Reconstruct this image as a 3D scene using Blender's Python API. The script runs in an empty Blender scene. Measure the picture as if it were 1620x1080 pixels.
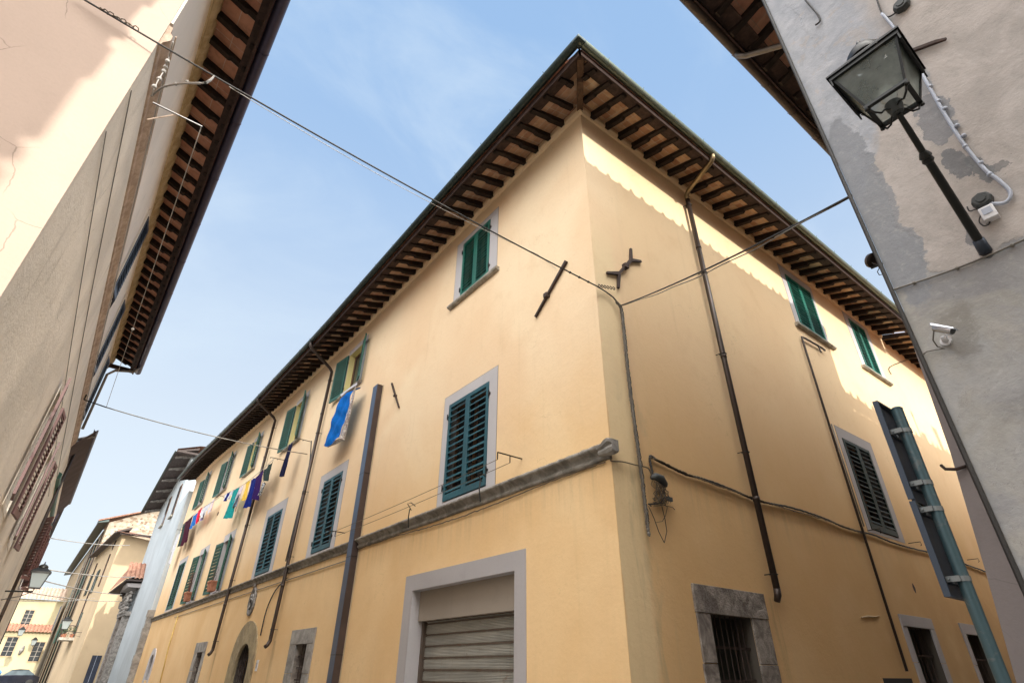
import bpy, bmesh, math, random
from mathutils import Vector, Matrix
random.seed(7)
R = random.Random(11)
COL = bpy.context.scene.collection

# ------------------------------------------------------------------ camera model
FPX, PITCH, YAW, ROLL = 856.71, .549184, .653102, .0110766
EYE = Vector((0, 0, 1.6))
FW = Vector((math.sin(YAW)*math.cos(PITCH), math.cos(YAW)*math.cos(PITCH), math.sin(PITCH)))
_a = Vector((math.cos(YAW), -math.sin(YAW), 0)); _b = _a.cross(FW)
RT = _a*math.cos(ROLL)+_b*math.sin(ROLL); UP = -_a*math.sin(ROLL)+_b*math.cos(ROLL)

def at(px, py, ax, val):
    """point of the survey photo's pixel on the world plane axis=val"""
    d = FW*FPX+RT*(px-810)+UP*(540-py)
    t = (val-EYE[ax])/d[ax]
    return EYE+d*t

XA, YB, XL, YS, XR = 5.4, 4.81, -1.15, 5.5, 3.6
# facade frames: (u along, o outward from the wall, z)
fA = lambda u, o, z: (XA-o, u, z)
fB = lambda u, o, z: (u, YB-o, z)
fL = lambda u, o, z: (XL+o, u, z)
fS = lambda u, o, z: (u, YS-o, z)
fR = lambda u, o, z: (XR-o, u, z)
fW = lambda u, o, z: (u, o, z)

# ------------------------------------------------------------------ materials
MATS = {}
class NT:
    def __init__(s, name):
        s.m = bpy.data.materials.new(name); s.m.use_nodes = True
        s.t = s.m.node_tree; s.n = s.t.nodes; s.l = s.t.links
        s.b = s.n['Principled BSDF']; s.o = s.n['Material Output']
    def node(s, typ, **k):
        n = s.n.new(typ)
        for a, v in k.items():
            if a in n.inputs: n.inputs[a].default_value = v
            else: setattr(n, a, v)
        return n
    def link(s, a, b): s.l.new(a, b)
    def pos(s, scale=(1, 1, 1), world=True, rot=(0, 0, 0), loc=(0, 0, 0)):
        g = s.node('ShaderNodeNewGeometry').outputs['Position'] if world else s.node('ShaderNodeTexCoord').outputs['Object']
        mp = s.node('ShaderNodeMapping'); mp.inputs['Scale'].default_value = scale
        mp.inputs['Rotation'].default_value = rot; mp.inputs['Location'].default_value = loc
        s.link(g, mp.inputs['Vector']); return mp.outputs[0]
    def noise(s, vec, scale, detail=4, rough=.55, dist=0):
        n = s.node('ShaderNodeTexNoise'); n.inputs['Scale'].default_value = scale
        n.inputs['Detail'].default_value = detail; n.inputs['Roughness'].default_value = rough
        n.inputs['Distortion'].default_value = dist
        s.link(vec, n.inputs['Vector']); return n.outputs['Fac']
    def ramp(s, fac, stops):
        r = s.node('ShaderNodeValToRGB'); e = r.color_ramp.elements
        e[0].position, e[1].position = stops[0][0], stops[-1][0]
        for i, st in enumerate(stops):
            el = e[0] if i == 0 else (e[len(e)-1] if i == len(stops)-1 else e.new(st[0]))
            c = st[1]; c = (c, c, c) if not hasattr(c, '__len__') else c
            el.color = (*c, 1)
        s.link(fac, r.inputs['Fac']); return r.outputs['Color']
    def mix(s, fac, a, b, mode='MIX'):
        n = s.node('ShaderNodeMix'); n.data_type = 'RGBA'; n.blend_type = mode
        for inp, v in ((n.inputs[0], fac), (n.inputs[6], a), (n.inputs[7], b)):
            if hasattr(v, 'links') or isinstance(v, bpy.types.NodeSocket): s.link(v, inp)
            elif inp.type == 'VALUE': inp.default_value = v
            else: inp.default_value = (*v, 1) if len(v) == 3 else v
        return n.outputs[2]
    def math(s, op, a, b=None, clamp=False):
        n = s.node('ShaderNodeMath'); n.operation = op; n.use_clamp = clamp
        for i, v in enumerate((a, b)):
            if v is None: continue
            if isinstance(v, bpy.types.NodeSocket): s.link(v, n.inputs[i])
            else: n.inputs[i].default_value = v
        return n.outputs[0]
    def maprange(s, v, a, b, c=0., d=1.):
        n = s.node('ShaderNodeMapRange'); n.interpolation_type = 'SMOOTHSTEP'
        s.link(v, n.inputs[0])
        for i, q in enumerate((a, b, c, d)): n.inputs[i+1].default_value = q
        return n.outputs[0]
    def sep(s, vec):
        n = s.node('ShaderNodeSeparateXYZ'); s.link(vec, n.inputs[0]); return n.outputs
    def bump(s, h, strength=.3, dist=.02, chain=None):
        n = s.node('ShaderNodeBump'); n.inputs['Strength'].default_value = strength
        n.inputs['Distance'].default_value = dist; s.link(h, n.inputs['Height'])
        if chain: s.link(chain, n.inputs['Normal'])
        s.link(n.outputs[0], s.b.inputs['Normal']); return n.outputs[0]
    def done(s, col, rough=.8, metal=0, spec=None):
        if isinstance(col, bpy.types.NodeSocket): s.link(col, s.b.inputs['Base Color'])
        else: s.b.inputs['Base Color'].default_value = (*col, 1)
        if isinstance(rough, bpy.types.NodeSocket): s.link(rough, s.b.inputs['Roughness'])
        else: s.b.inputs['Roughness'].default_value = rough
        s.b.inputs['Metallic'].default_value = metal
        if spec is not None: s.b.inputs['Specular IOR Level'].default_value = spec
        return s.m

def mul(c, k): return tuple(min(1, x*k) for x in c)

def plaster(name, c, dark=.82, streak=.12, bump=.25, low=None, lowz=(3.5, 5.5), stain=(.32, .26, .17), crack=0., stainamt=.35):
    t = NT(name); p = t.pos()
    big = t.noise(p, .45, 3, .5, .4); mid = t.noise(p, 2.2, 5, .6, .3); fine = t.noise(p, 26, 4, .6)
    col = t.mix(t.maprange(big, .35, .68), mul(c, dark), mul(c, 1.03))
    if low:
        z = t.sep(p)[2]; zz = t.math('ADD', z, t.math('MULTIPLY', mid, .8))
        col = t.mix(t.maprange(zz, lowz[0]+.4, lowz[1]+.4), t.mix(t.maprange(big, .35, .68), mul(low, dark), low), col)
    col = t.mix(t.maprange(mid, .55, .8, 0, .5), col, mul(c, .8))
    st = t.noise(t.pos((3.2, 3.2, .28)), 1.5, 5, .6, .2)
    col = t.mix(t.maprange(st, .56, .8, 0, streak*2.2), col, stain)
    blot = t.noise(t.pos((1, 1, .7), loc=(31, 7, 3)), .9, 6, .65, .8)
    col = t.mix(t.maprange(blot, .6, .76, 0, stainamt), col, mul(c, .66))
    col = t.mix(t.maprange(fine, .4, .75, 0, .12), col, mul(c, .7))
    h = t.math('ADD', t.math('MULTIPLY', mid, 1.2), t.math('MULTIPLY', fine, .35))
    if crack:
        v = t.node('ShaderNodeTexVoronoi'); v.feature = 'DISTANCE_TO_EDGE'; v.inputs['Scale'].default_value = 1.1
        wp = t.node('ShaderNodeMix'); wp.data_type = 'VECTOR'; wp.inputs[0].default_value = .16
        nz = t.node('ShaderNodeTexNoise'); nz.inputs['Scale'].default_value = 3; nz.inputs['Detail'].default_value = 6
        t.link(p, nz.inputs['Vector']); t.link(p, wp.inputs[4]); t.link(nz.outputs['Color'], wp.inputs[5])
        t.link(wp.outputs[1], v.inputs['Vector'])
        ck = t.maprange(v.outputs['Distance'], .0, .006, 1, 0)
        ck = t.math('MULTIPLY', ck, t.maprange(t.noise(p, .8, 2), .5, .6))
        col = t.mix(t.math('MULTIPLY', ck, crack), col, mul(c, .45))
    b = t.bump(h, bump, .02)
    t.bump(t.noise(p, 110, 3, .7), bump*.5, .004, b)
    return t.done(col, .9, spec=.25)

def stone(name, c, c2, scale=3, bump=.6, world=True, spec=.2):
    t = NT(name); p = t.pos(world=world)
    a = t.noise(p, scale, 7, .65, .6); b = t.noise(p, scale*6, 5, .7); big = t.noise(p, scale*.35, 3)
    col = t.mix(t.maprange(a, .36, .66), c, c2)
    col = t.mix(t.maprange(b, .5, .8, 0, .5), col, mul(c, .45))
    col = t.mix(t.maprange(big, .5, .7, 0, .4), col, mul(c2, 1.25))
    t.bump(t.math('ADD', a, t.math('MULTIPLY', b, .4)), bump, .03)
    return t.done(col, .92, spec=spec)

def lerp(a, b, t): return a+(b-a)*t
def paint(name, c, rough=.45, wear=.25, wearcol=None, metal=0, scale=14, bump=.15, fade=0.):
    t = NT(name); p = t.pos()
    a = t.noise(p, scale, 5, .6); big = t.noise(p, scale*.12, 3)
    col = t.mix(t.maprange(big, .35, .7), mul(c, .78), mul(c, 1.12))
    col = t.mix(t.maprange(a, .58, .78, 0, wear), col, wearcol or mul(c, .4))
    oi = t.node('ShaderNodeObjectInfo').outputs['Random']
    g_ = sum(c)/3
    col = t.mix(t.math('MULTIPLY', oi, fade), col, tuple(lerp(x, g_*1.5+.01, .55) for x in c))
    drip = t.noise(t.pos((11, 11, .9)), 1.2, 4, .6)
    col = t.mix(t.maprange(drip, .5, .8, 0, fade*.9), col, tuple(min(1, x*1.9+.02) for x in c))
    t.bump(a, bump, .004)
    return t.done(col, rough, metal)

def woodm(name, c, rough=.7):
    t = NT(name)
    a = t.noise(t.pos((9, 9, 9)), 1, 6, .65, .5)
    oi = t.node('ShaderNodeObjectInfo').outputs['Random']
    col = t.mix(t.maprange(a, .35, .7), mul(c, .6), mul(c, 1.35))
    col = t.mix(t.maprange(oi, 0, 1, 0, .45), col, mul(c, .55))
    t.bump(a, .5, .01)
    return t.done(col, rough, spec=.2)

def brickm(name, c1, c2, mortar, rot=0, w=.28, h=.14, rowoff=.5, light=None):
    t = NT(name); p = t.pos(rot=(0, 0, rot))
    br = t.node('ShaderNodeTexBrick'); t.link(p, br.inputs['Vector'])
    br.inputs['Scale'].default_value = 1; br.inputs['Brick Width'].default_value = w
    br.inputs['Row Height'].default_value = h; br.inputs['Mortar Size'].default_value = .006
    br.inputs['Color1'].default_value = (*c1, 1); br.inputs['Color2'].default_value = (*c2, 1)
    br.inputs['Mortar'].default_value = (*mortar, 1); br.offset = rowoff; br.inputs['Bias'].default_value = -.1
    n = t.noise(p, 7, 5, .6); n2 = t.noise(p, 1.3, 3)
    col = t.mix(t.maprange(n, .4, .75, 0, .45), br.outputs['Color'], mul(c1, .5))
    col = t.mix(t.maprange(n2, .55, .72, 0, .55), col, light or mul(c2, 1.3))
    t.bump(t.math('ADD', t.math('MULTIPLY', br.outputs['Fac'], -.6), n), .4, .01)
    return t.done(col, .9, spec=.15)

def rustmetal(name, c, rust=(.16, .07, .035), amt=.5, rough=.6, metal=.3, scale=6):
    t = NT(name); p = t.pos()
    a = t.noise(p, scale, 7, .7, .4); st = t.noise(t.pos((14, 14, 1.2)), 1, 4, .6); f = t.noise(p, 60, 3)
    col = t.mix(t.maprange(st, .4, .75, 0, .4), c, mul(c, .6))
    col = t.mix(t.maprange(a, .54, .66, 0, amt), col, rust)
    t.bump(t.math('ADD', a, t.math('MULTIPLY', f, .3)), .2, .006)
    return t.done(col, rough, metal)

YEL = (.81, .63, .38); YELLOW_LOW = (.80, .565, .27)
def corner_plaster():
    # the yellow building: paler up high, ochre below the string course, pale repaired strip at the corner
    t = NT('yellow_plaster'); p = t.pos(); x, y, z = t.sep(p)
    big = t.noise(p, .4, 3, .5, .5); mid = t.noise(p, 1.8, 6, .62, 0); fine = t.noise(p, 22, 4, .65)
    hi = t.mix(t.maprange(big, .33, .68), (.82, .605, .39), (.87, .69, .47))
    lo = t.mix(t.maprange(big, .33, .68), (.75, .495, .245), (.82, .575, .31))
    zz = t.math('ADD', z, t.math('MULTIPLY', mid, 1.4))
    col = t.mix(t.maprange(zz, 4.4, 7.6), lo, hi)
    # side street face: browner; alley shade painted in low down and far along
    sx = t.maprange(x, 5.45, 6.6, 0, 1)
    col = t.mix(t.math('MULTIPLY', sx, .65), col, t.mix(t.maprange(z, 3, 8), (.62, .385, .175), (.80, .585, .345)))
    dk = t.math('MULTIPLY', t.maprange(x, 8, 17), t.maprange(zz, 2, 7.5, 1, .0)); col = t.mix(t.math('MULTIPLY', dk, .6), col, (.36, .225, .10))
    # pale repaired strip
    edge = t.math('ADD', x, t.math('MULTIPLY', t.math('SUBTRACT', mid, .5), .25))
    strip = t.math('MULTIPLY', t.maprange(edge, 5.41, 5.43), t.maprange(edge, 5.84, 6.02, 1, 0))
    strip = t.math('MULTIPLY', t.math('MULTIPLY', strip, t.maprange(x, 5.402, 5.41)), t.maprange(z, 7.5, 9.0, 1, .1))
    col = t.mix(t.math('MULTIPLY', strip, .6), col, (.82, .67, .41))
    # grey weathering on the strip
    gr = t.noise(t.pos((2.4, 2.4, .6), loc=(3, 1, 9)), 1.3, 6, .65, .6)
    gm = t.math('MULTIPLY', t.maprange(gr, .5, .68), t.math('MULTIPLY', t.maprange(x, 5.5, 5.7), t.maprange(x, 6.1, 6.5, 1, 0)))
    gm = t.math('MULTIPLY', gm, t.maprange(z, 4.6, 5.6, 1, .15))
    col = t.mix(t.math('MULTIPLY', gm, .5), col, (.42, .34, .21))
    # vertical streaks and damp under sills and pipes
    st = t.noise(t.pos((3.4, 3.4, .22)), 1.6, 6, .62, .25)
    col = t.mix(t.maprange(st, .56, .8, 0, .16), col, (.48, .34, .17))
    blot = t.noise(t.pos((1, 1, .8), loc=(17, 5, 2)), .8, 3, .5, 0)
    col = t.mix(t.maprange(blot, .4, .9, 0, .2), col, (.84, .67, .43))
    # rain grime: under the string course, below the sills and towards the ground
    gz = t.noise(t.pos((5, 5, .35), loc=(2, 8, 1)), 1.7, 6, .7, .3)
    under = t.math('MULTIPLY', t.maprange(z, 3.2, 4.1), t.maprange(z, 4.1, 4.14, 1, 0))
    under = t.math('ADD', under, t.maprange(z, .4, 2.2, 1, 0))
    col = t.mix(t.math('MULTIPLY', t.math('MULTIPLY', under, t.maprange(gz, .42, .72)), .34), col, (.42, .32, .19))
    for (cx_, z1_, w_, yy_) in ((8.79, 2.6, .16, None), (None, 2.3, .22, 17.95), (None, 2.1, .22, 24.6), (None, 4.4, .12, 12.9), (5.98, 4.2, .18, None)):
        c_ = x if cx_ is not None else y; v0 = cx_ if cx_ is not None else yy_
        dd = t.math('ABSOLUTE', t.math('SUBTRACT', t.math('ADD', c_, t.math('MULTIPLY', t.math('SUBTRACT', mid, .5), .25)), v0))
        mk = t.math('MULTIPLY', t.maprange(dd, .02, w_, 1, 0), t.maprange(z, z1_-1.7, z1_-.3)); mk = t.math('MULTIPLY', mk, t.maprange(z, z1_, z1_+.05, 1, 0))
        if cx_ is not None: mk = t.math('MULTIPLY', mk, t.maprange(x, 5.402, 5.41))
        col = t.mix(t.math('MULTIPLY', t.math('MULTIPLY', mk, t.maprange(gz, .35, .6)), .45), col, (.30, .22, .12))
    vv = t.node('ShaderNodeTexVoronoi'); vv.feature = 'DISTANCE_TO_EDGE'; vv.inputs['Scale'].default_value = .55
    wq = t.node('ShaderNodeTexNoise'); wq.inputs['Scale'].default_value = 2.5; wq.inputs['Detail'].default_value = 8; t.link(p, wq.inputs['Vector'])
    wa = t.node('ShaderNodeVectorMath'); wa.operation = 'ADD'; t.link(p, wa.inputs[0]); t.link(wq.outputs['Color'], wa.inputs[1]); t.link(wa.outputs[0], vv.inputs['Vector'])
    ckk = t.math('MULTIPLY', t.maprange(vv.outputs['Distance'], 0, .003, 1, 0), t.maprange(big, .52, .60))
    col = t.mix(t.math('MULTIPLY', ckk, .45), col, (.42, .30, .16))
    col = t.mix(t.maprange(mid, .5, .85, 0, .35), col, (.66, .44, .24))
    col = t.mix(t.maprange(fine, .45, .8, 0, .12), col, (.5, .36, .18))
    h = t.math('ADD', t.math('MULTIPLY', mid, 1.5), t.math('MULTIPLY', fine, .3))
    b = t.bump(h, .28, .025); t.bump(t.noise(p, 120, 3, .7), .12, .004, b)
    return t.done(col, .92, spec=.2)

def lantern_wall():
    t = NT('peeling_render'); p = t.pos(); x, y, z = t.sep(p)
    warp = t.node('ShaderNodeTexNoise'); warp.inputs['Scale'].default_value = 2.6; warp.inputs['Detail'].default_value = 9
    warp.inputs['Roughness'].default_value = .68
    t.link(p, warp.inputs['Vector']); wx, wy, wz = t.sep(warp.outputs['Color'])
    yy = t.math('ADD', y, t.math('MULTIPLY', t.math('SUBTRACT', wx, .5), .32))
    zz = t.math('ADD', z, t.math('MULTIPLY', t.math('SUBTRACT', wy, .5), .42))
    mid = t.noise(p, 3.5, 7, .66, .5); big = t.noise(p, 1.1, 4, .6); fine = t.noise(p, 45, 4, .7)
    grey = t.mix(t.maprange(big, .38, .65), (.30, .30, .305), (.40, .40, .395))
    grey = t.mix(t.maprange(mid, .45, .75, 0, .45), grey, (.24, .24, .26))
    warm = t.mix(t.maprange(mid, .35, .7), (.36, .35, .32), (.45, .43, .395))
    grey = t.mix(t.maprange(t.noise(p, 2.1, 5, .6, .7), .48, .6, 0, .75), grey, warm)
    pink = t.mix(t.maprange(mid, .35, .7), (.42, .385, .36), (.54, .495, .465))
    blue = t.mix(t.maprange(mid, .35, .7), (.36, .385, .43), (.49, .51, .55))
    # pink old plaster above the thin cable
    pm = t.math('MULTIPLY', t.maprange(zz, 3.66, 3.70), t.maprange(yy, .50, .53, 1, 0))
    col = t.mix(pm, grey, pink)
    # bluish lime coat up high near the corner
    ud = t.math('ADD', zz, t.math('MULTIPLY', yy, 2.2))
    bm = t.maprange(ud, 5.75, 5.95)
    col = t.mix(t.math('MULTIPLY', bm, t.maprange(yy, .02, .22, .15, .95)), col, blue)
    pk = t.maprange(t.noise(p, 5.5, 8, .7, .8), .58, .61, 0, .55)
    col = t.mix(t.math('MULTIPLY', pk, t.maprange(z, 3.7, 4.4)), col, pink)
    # cement patches
    def blob(cy, cz, ry, rz, amt, c, soft=.05):
        dy = t.math('DIVIDE', t.math('SUBTRACT', yy, cy), ry); dz = t.math('DIVIDE', t.math('SUBTRACT', zz, cz), rz)
        r = t.math('ADD', t.math('MULTIPLY', dy, dy), t.math('MULTIPLY', dz, dz))
        return t.math('MULTIPLY', t.maprange(r, 1-soft, 1+soft, 1, 0), amt), c
    for b in (blob(.10, 4.78, .085, .22, .8, (.23, .24, .26)), blob(.14, 4.35, .075, .14, .85, (.17, .18, .195)),
              blob(.055, 4.25, .05, .13, .85, (.19, .20, .21)), blob(-.02, 4.17, .045, .05, .8, (.21, .21, .21)),
              blob(.235, 3.70, .035, .055, .85, (.10, .10, .11)), blob(.245, 3.86, .022, .05, .7, (.15, .16, .18)),
              blob(.62, 4.4, .14, .9, .8, (.27, .285, .31)), blob(.07, 5.15, .05, .16, .6, (.28, .30, .33)),
              blob(.5, 3.28, .09, .13, .5, (.22, .205, .175), .5), blob(.33, 2.75, .2, .12, .35, (.17, .17, .165), .8)):
        col = t.mix(b[0], col, b[1])
    v = t.node('ShaderNodeTexVoronoi'); v.feature = 'DISTANCE_TO_EDGE'; v.inputs['Scale'].default_value = .9
    sc = t.node('ShaderNodeVectorMath'); sc.operation = 'ADD'; t.link(p, sc.inputs[0]); t.link(warp.outputs['Color'], sc.inputs[1])
    t.link(sc.outputs[0], v.inputs['Vector'])
    ck = t.math('MULTIPLY', t.maprange(v.outputs['Distance'], 0, .004, 1, 0), t.maprange(big, .52, .58))
    col = t.mix(t.math('MULTIPLY', ck, .55), col, (.17, .16, .15))
    gr_ = t.noise(p, 17, 6, .75, .3); col = t.mix(t.maprange(gr_, .5, .75, 0, .22), col, (.15, .15, .155)); col = t.mix(t.maprange(gr_, .5, .25, 0, .25), col, (.62, .61, .60))
    spots = t.maprange(t.noise(p, 75, 2, .5), .72, .76, 0, .6); col = t.mix(spots, col, (.15, .15, .15))
    h = t.math('ADD', t.math('MULTIPLY', mid, 1.2), t.math('MULTIPLY', fine, .3))
    h = t.math('ADD', h, t.math('MULTIPLY', pm, .5)); h = t.math('SUBTRACT', h, t.math('MULTIPLY', ck, .8))
    b = t.bump(h, .35, .018); t.bump(fine, .15, .005, b)
    return t.done(col, .93, spec=.2)

M = {}
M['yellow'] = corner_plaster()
M['lantern_wall'] = lantern_wall()
M['beige'] = plaster('beige_plaster', (.86, .79, .68), .80, .26, .8, crack=.6, stain=(.42, .36, .29), stainamt=.45)
M['pinkplaster'] = plaster('pale_pink_plaster', (.56, .43, .35), .93, .05, .2, crack=.75, stain=(.5, .38, .3), stainamt=.12)
M['beige_top'] = plaster('pale_frieze_plaster', (.84, .77, .69), .9, .12, .2, stain=(.5, .45, .38), stainamt=.15)
M['olive_trim'] = stone('ochre_moulding_stone', (.40, .30, .17), (.55, .44, .28), 5, .3)
M['brown_trim'] = stone('brown_moulding_stone', (.40, .30, .23), (.56, .44, .35), 6, .4)
M['greyframe'] = plaster('grey_painted_surround', (.40, .375, .375), .92, .08, .15, stain=(.25, .23, .21), stainamt=.2)
M['lilacframe'] = plaster('pale_grey_surround', (.52, .50, .51), .92, .08, .15, stain=(.35, .33, .31), stainamt=.25)
M['reveal_dark'] = plaster('dark_doorway_reveal', (.10, .085, .07), .8, .2, .3)  # darkness of the doorway recesses painted into the reveal colour
M['recess'] = plaster('recess_grey_brown_plaster', (.33, .28, .23), .9, .1, .2, stain=(.2, .17, .14), stainamt=.3)
M['yellowreveal'] = plaster('lemon_reveal_plaster', (.80, .72, .34), .95, .03, .1, stainamt=.1)
M['whiteplaster'] = plaster('bluish_white_plaster', (.47, .52, .555), .88, .2, .4, stain=(.40, .46, .52), stainamt=.35)
M['cream'] = plaster('cream_plaster', (.53, .405, .26), .92, .12, .2, stain=(.45, .36, .25))
M['ochre'] = plaster('worn_ochre_plaster', (.34, .26, .17), .8, .25, .3, stain=(.25, .19, .13), stainamt=.6)
M['endwall'] = plaster('lemon_plaster', (.50, .45, .29), .95, .06, .15)
M['greyscarp'] = plaster('mauve_grey_plaster', (.30, .265, .26), .8, .15, .4, stain=(.24, .22, .21), crack=.4)
M['stonesill'] = stone('sill_stone', (.26, .235, .19), (.42, .39, .34), 7, .5)
M['string'] = stone('eroded_string_stone', (.17, .155, .135), (.35, .325, .285), 4, .9)
M['greystone'] = stone('grey_sandstone', (.23, .215, .20), (.38, .36, .33), 3, .6)
M['archstone'] = stone('ochre_sandstone', (.27, .215, .13), (.40, .325, .20), 3.5, .5)
M['rough'] = stone('rough_jamb_stone', (.15, .125, .11), (.34, .30, .26), 4.5, 1.0)
M['carved'] = stone('carved_grey_stone', (.16, .15, .14), (.34, .32, .30), 5, .7)
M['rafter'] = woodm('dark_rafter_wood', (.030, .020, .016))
M['rafterlit'] = woodm('sunlit_rafter_wood', (.13, .075, .045))  # lighter copy of the rafter wood, sunlight painted into its colour
M['fascia'] = woodm('fascia_wood', (.055, .034, .028))
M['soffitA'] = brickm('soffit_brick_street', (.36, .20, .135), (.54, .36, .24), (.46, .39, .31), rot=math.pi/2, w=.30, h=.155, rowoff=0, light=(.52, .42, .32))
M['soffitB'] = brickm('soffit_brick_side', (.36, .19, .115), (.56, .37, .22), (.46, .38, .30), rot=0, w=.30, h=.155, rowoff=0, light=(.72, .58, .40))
M['soffitL'] = brickm('soffit_brick_terracotta', (.50, .25, .17), (.60, .32, .22), (.60, .47, .38), rot=math.pi/2, w=.36, h=.35, rowoff=0, light=(.64, .37, .27))
M['soffitR'] = brickm('soffit_brick_dusky', (.48, .24, .16), (.60, .34, .23), (.40, .28, .2), rot=0, w=.30, h=.30, rowoff=0, light=(.55, .35, .25))
M['soffitdark'] = woodm('dark_board_soffit', (.10, .08, .075))
M['corr'] = paint('corrugated_brown_sheet', (.075, .055, .068), .6)
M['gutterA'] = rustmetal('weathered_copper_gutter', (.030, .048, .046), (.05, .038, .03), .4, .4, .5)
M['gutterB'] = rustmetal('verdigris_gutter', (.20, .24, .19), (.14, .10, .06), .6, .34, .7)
M['gutterL'] = rustmetal('dark_blue_gutter', (.055, .05, .085), (.08, .05, .06), .3, .4, .5)
M['gutterR'] = rustmetal('brown_metal_gutter', (.10, .08, .07), (.07, .045, .03), .5, .45, .5)
M['zinc'] = rustmetal('grey_zinc_pipe', (.22, .20, .18), (.14, .10, .07), .4, .4, .6)
M['pipe'] = rustmetal('dark_brown_downpipe', (.055, .04, .033), (.09, .05, .035), .4, .42, .4)
M['pipecopper'] = rustmetal('pale_copper_pipe', (.27, .20, .11), (.12, .07, .04), .5, .38, .7)  # pale copper tone for the upper elbow of the pipe
M['iron'] = rustmetal('rusty_wrought_iron', (.06, .04, .034), (.10, .05, .03), .5, .75, .2)
M['blackiron'] = rustmetal('black_painted_iron', (.012, .013, .012), (.05, .03, .02), .25, .42, .3)
M['tile'] = stone('terracotta_roof_tile', (.24, .115, .08), (.38, .22, .155), 5, .4)
M['tilegrey'] = stone('lichened_roof_tile', (.30, .22, .17), (.42, .34, .27), 5, .4)
M['greenshut'] = paint('emerald_shutter_paint', (.004, .150, .105), .5, .3, (.02, .09, .07), fade=.4)
M['tealshut'] = paint('petrol_shutter_paint', (.006, .088, .118), .5, .3, (.01, .04, .05), fade=.4)
M['darkgreenshut'] = paint('dark_green_shutter_paint', (.010, .105, .075), .55, .3, fade=.4)
M['bottleshut'] = paint('bottle_green_shutter_paint', (.014, .030, .022), .5, .3, fade=.4)
M['brownshut'] = paint('dusty_rose_shutter_paint', (.15, .065, .06), .55, .5, (.08, .04, .04), fade=.4)
M['blueshut'] = paint('ink_blue_shutter_paint', (.025, .032, .055), .45, .3)
M['dark'] = paint('dark_room', (.012, .012, .014), .7)
M['darkgreen'] = paint('dark_green_door_paint', (.022, .026, .018), .7, .4)
M['glassdark'] = paint('dark_window_glass', (.035, .04, .045), .12, .1)
M['windowwood'] = woodm('window_frame_wood', (.22, .12, .07))
M['casingsky'] = paint('sky_tinted_casing_face', (.045, .075, .14), .3, .4, (.03, .04, .07), metal=.3)  # sky reflection painted into the colour of the casing front
M['brownbox'] = paint('brown_steel_box', (.075, .055, .052), .38, .3, metal=.25)
M['slat'] = rustmetal('rolling_shutter_steel', (.58, .56, .50), (.20, .095, .045), .8, .5, .15, 4.5)
M['slatgap'] = rustmetal('rolling_shutter_joint', (.12, .09, .07), (.13, .06, .03), .7, .6, .2)
M['cable'] = paint('black_cable', (.035, .032, .03), .6)
M['cablegrey'] = paint('weathered_grey_cable', (.20, .185, .16), .65)
M['cablelight'] = paint('pale_twisted_cable', (.50, .48, .45), .5)
M['cablebrown'] = paint('brown_cable', (.13, .095, .06), .7)
M['conduit'] = paint('blue_grey_conduit', (.42, .46, .55), .4, .2)
M['bluepole'] = rustmetal('blue_green_pole', (.055, .10, .115), (.13, .14, .14), .7, .42, .35, 14)
M['signback'] = rustmetal('blue_grey_sign_back', (.045, .06, .085), (.05, .05, .06), .5, .45, .4)
M['clamp'] = rustmetal('galvanised_clamp', (.20, .215, .215), (.12, .11, .10), .4, .5, .5)
M['yellowpipe'] = paint('yellow_gas_pipe', (.70, .50, .14), .5)
M['camerametal'] = paint('camera_silver', (.50, .52, .56), .25, .05, metal=.7)
M['white'] = paint('white_plastic', (.72, .72, .74), .45, .1)
M['boxgrey'] = paint('dark_junction_box', (.045, .05, .05), .6)
M['terracotta'] = stone('terracotta_pot', (.36, .14, .08), (.46, .21, .13), 9, .2)
M['asphalt'] = stone('grey_paving', (.10, .095, .09), (.17, .16, .15), 2, .4)
M['earth'] = stone('ground_stone', (.13, .12, .10), (.20, .18, .15), 1, .4)
M['leaf'] = paint('leaf_green', (.05, .09, .03), .6)
M['twig'] = paint('reddish_twig', (.16, .06, .045), .8)
M['carpaint'] = paint('dark_car_paint', (.015, .018, .03), .12, .05)
M['carglass'] = paint('car_glass', (.10, .13, .15), .08, .05)
M['tyre'] = paint('tyre_rubber', (.02, .02, .02), .8)
M['blueplastic'] = paint('blue_bin_plastic', (.02, .16, .45), .45, .1)

def rubble():
    t = NT('rubble_masonry'); p = t.pos((1, 1, 1.5))
    v = t.node('ShaderNodeTexVoronoi'); v.inputs['Scale'].default_value = 3.0; t.link(p, v.inputs['Vector'])
    v2 = t.node('ShaderNodeTexVoronoi'); v2.feature = 'DISTANCE_TO_EDGE'; v2.inputs['Scale'].default_value = 3.0; t.link(p, v2.inputs['Vector'])
    s = t.sep(v.outputs['Color'])[0]
    col = t.ramp(s, [(0, (.20, .12, .08)), (.3, (.32, .25, .18)), (.6, (.40, .34, .26)), (1, (.46, .41, .34))])
    col = t.mix(t.maprange(v2.outputs['Distance'], 0, .06, 1, 0), col, (.42, .36, .28))
    t.bump(v2.outputs['Distance'], .6, .05); return t.done(col, .95)
M['rubble'] = rubble()

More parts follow.
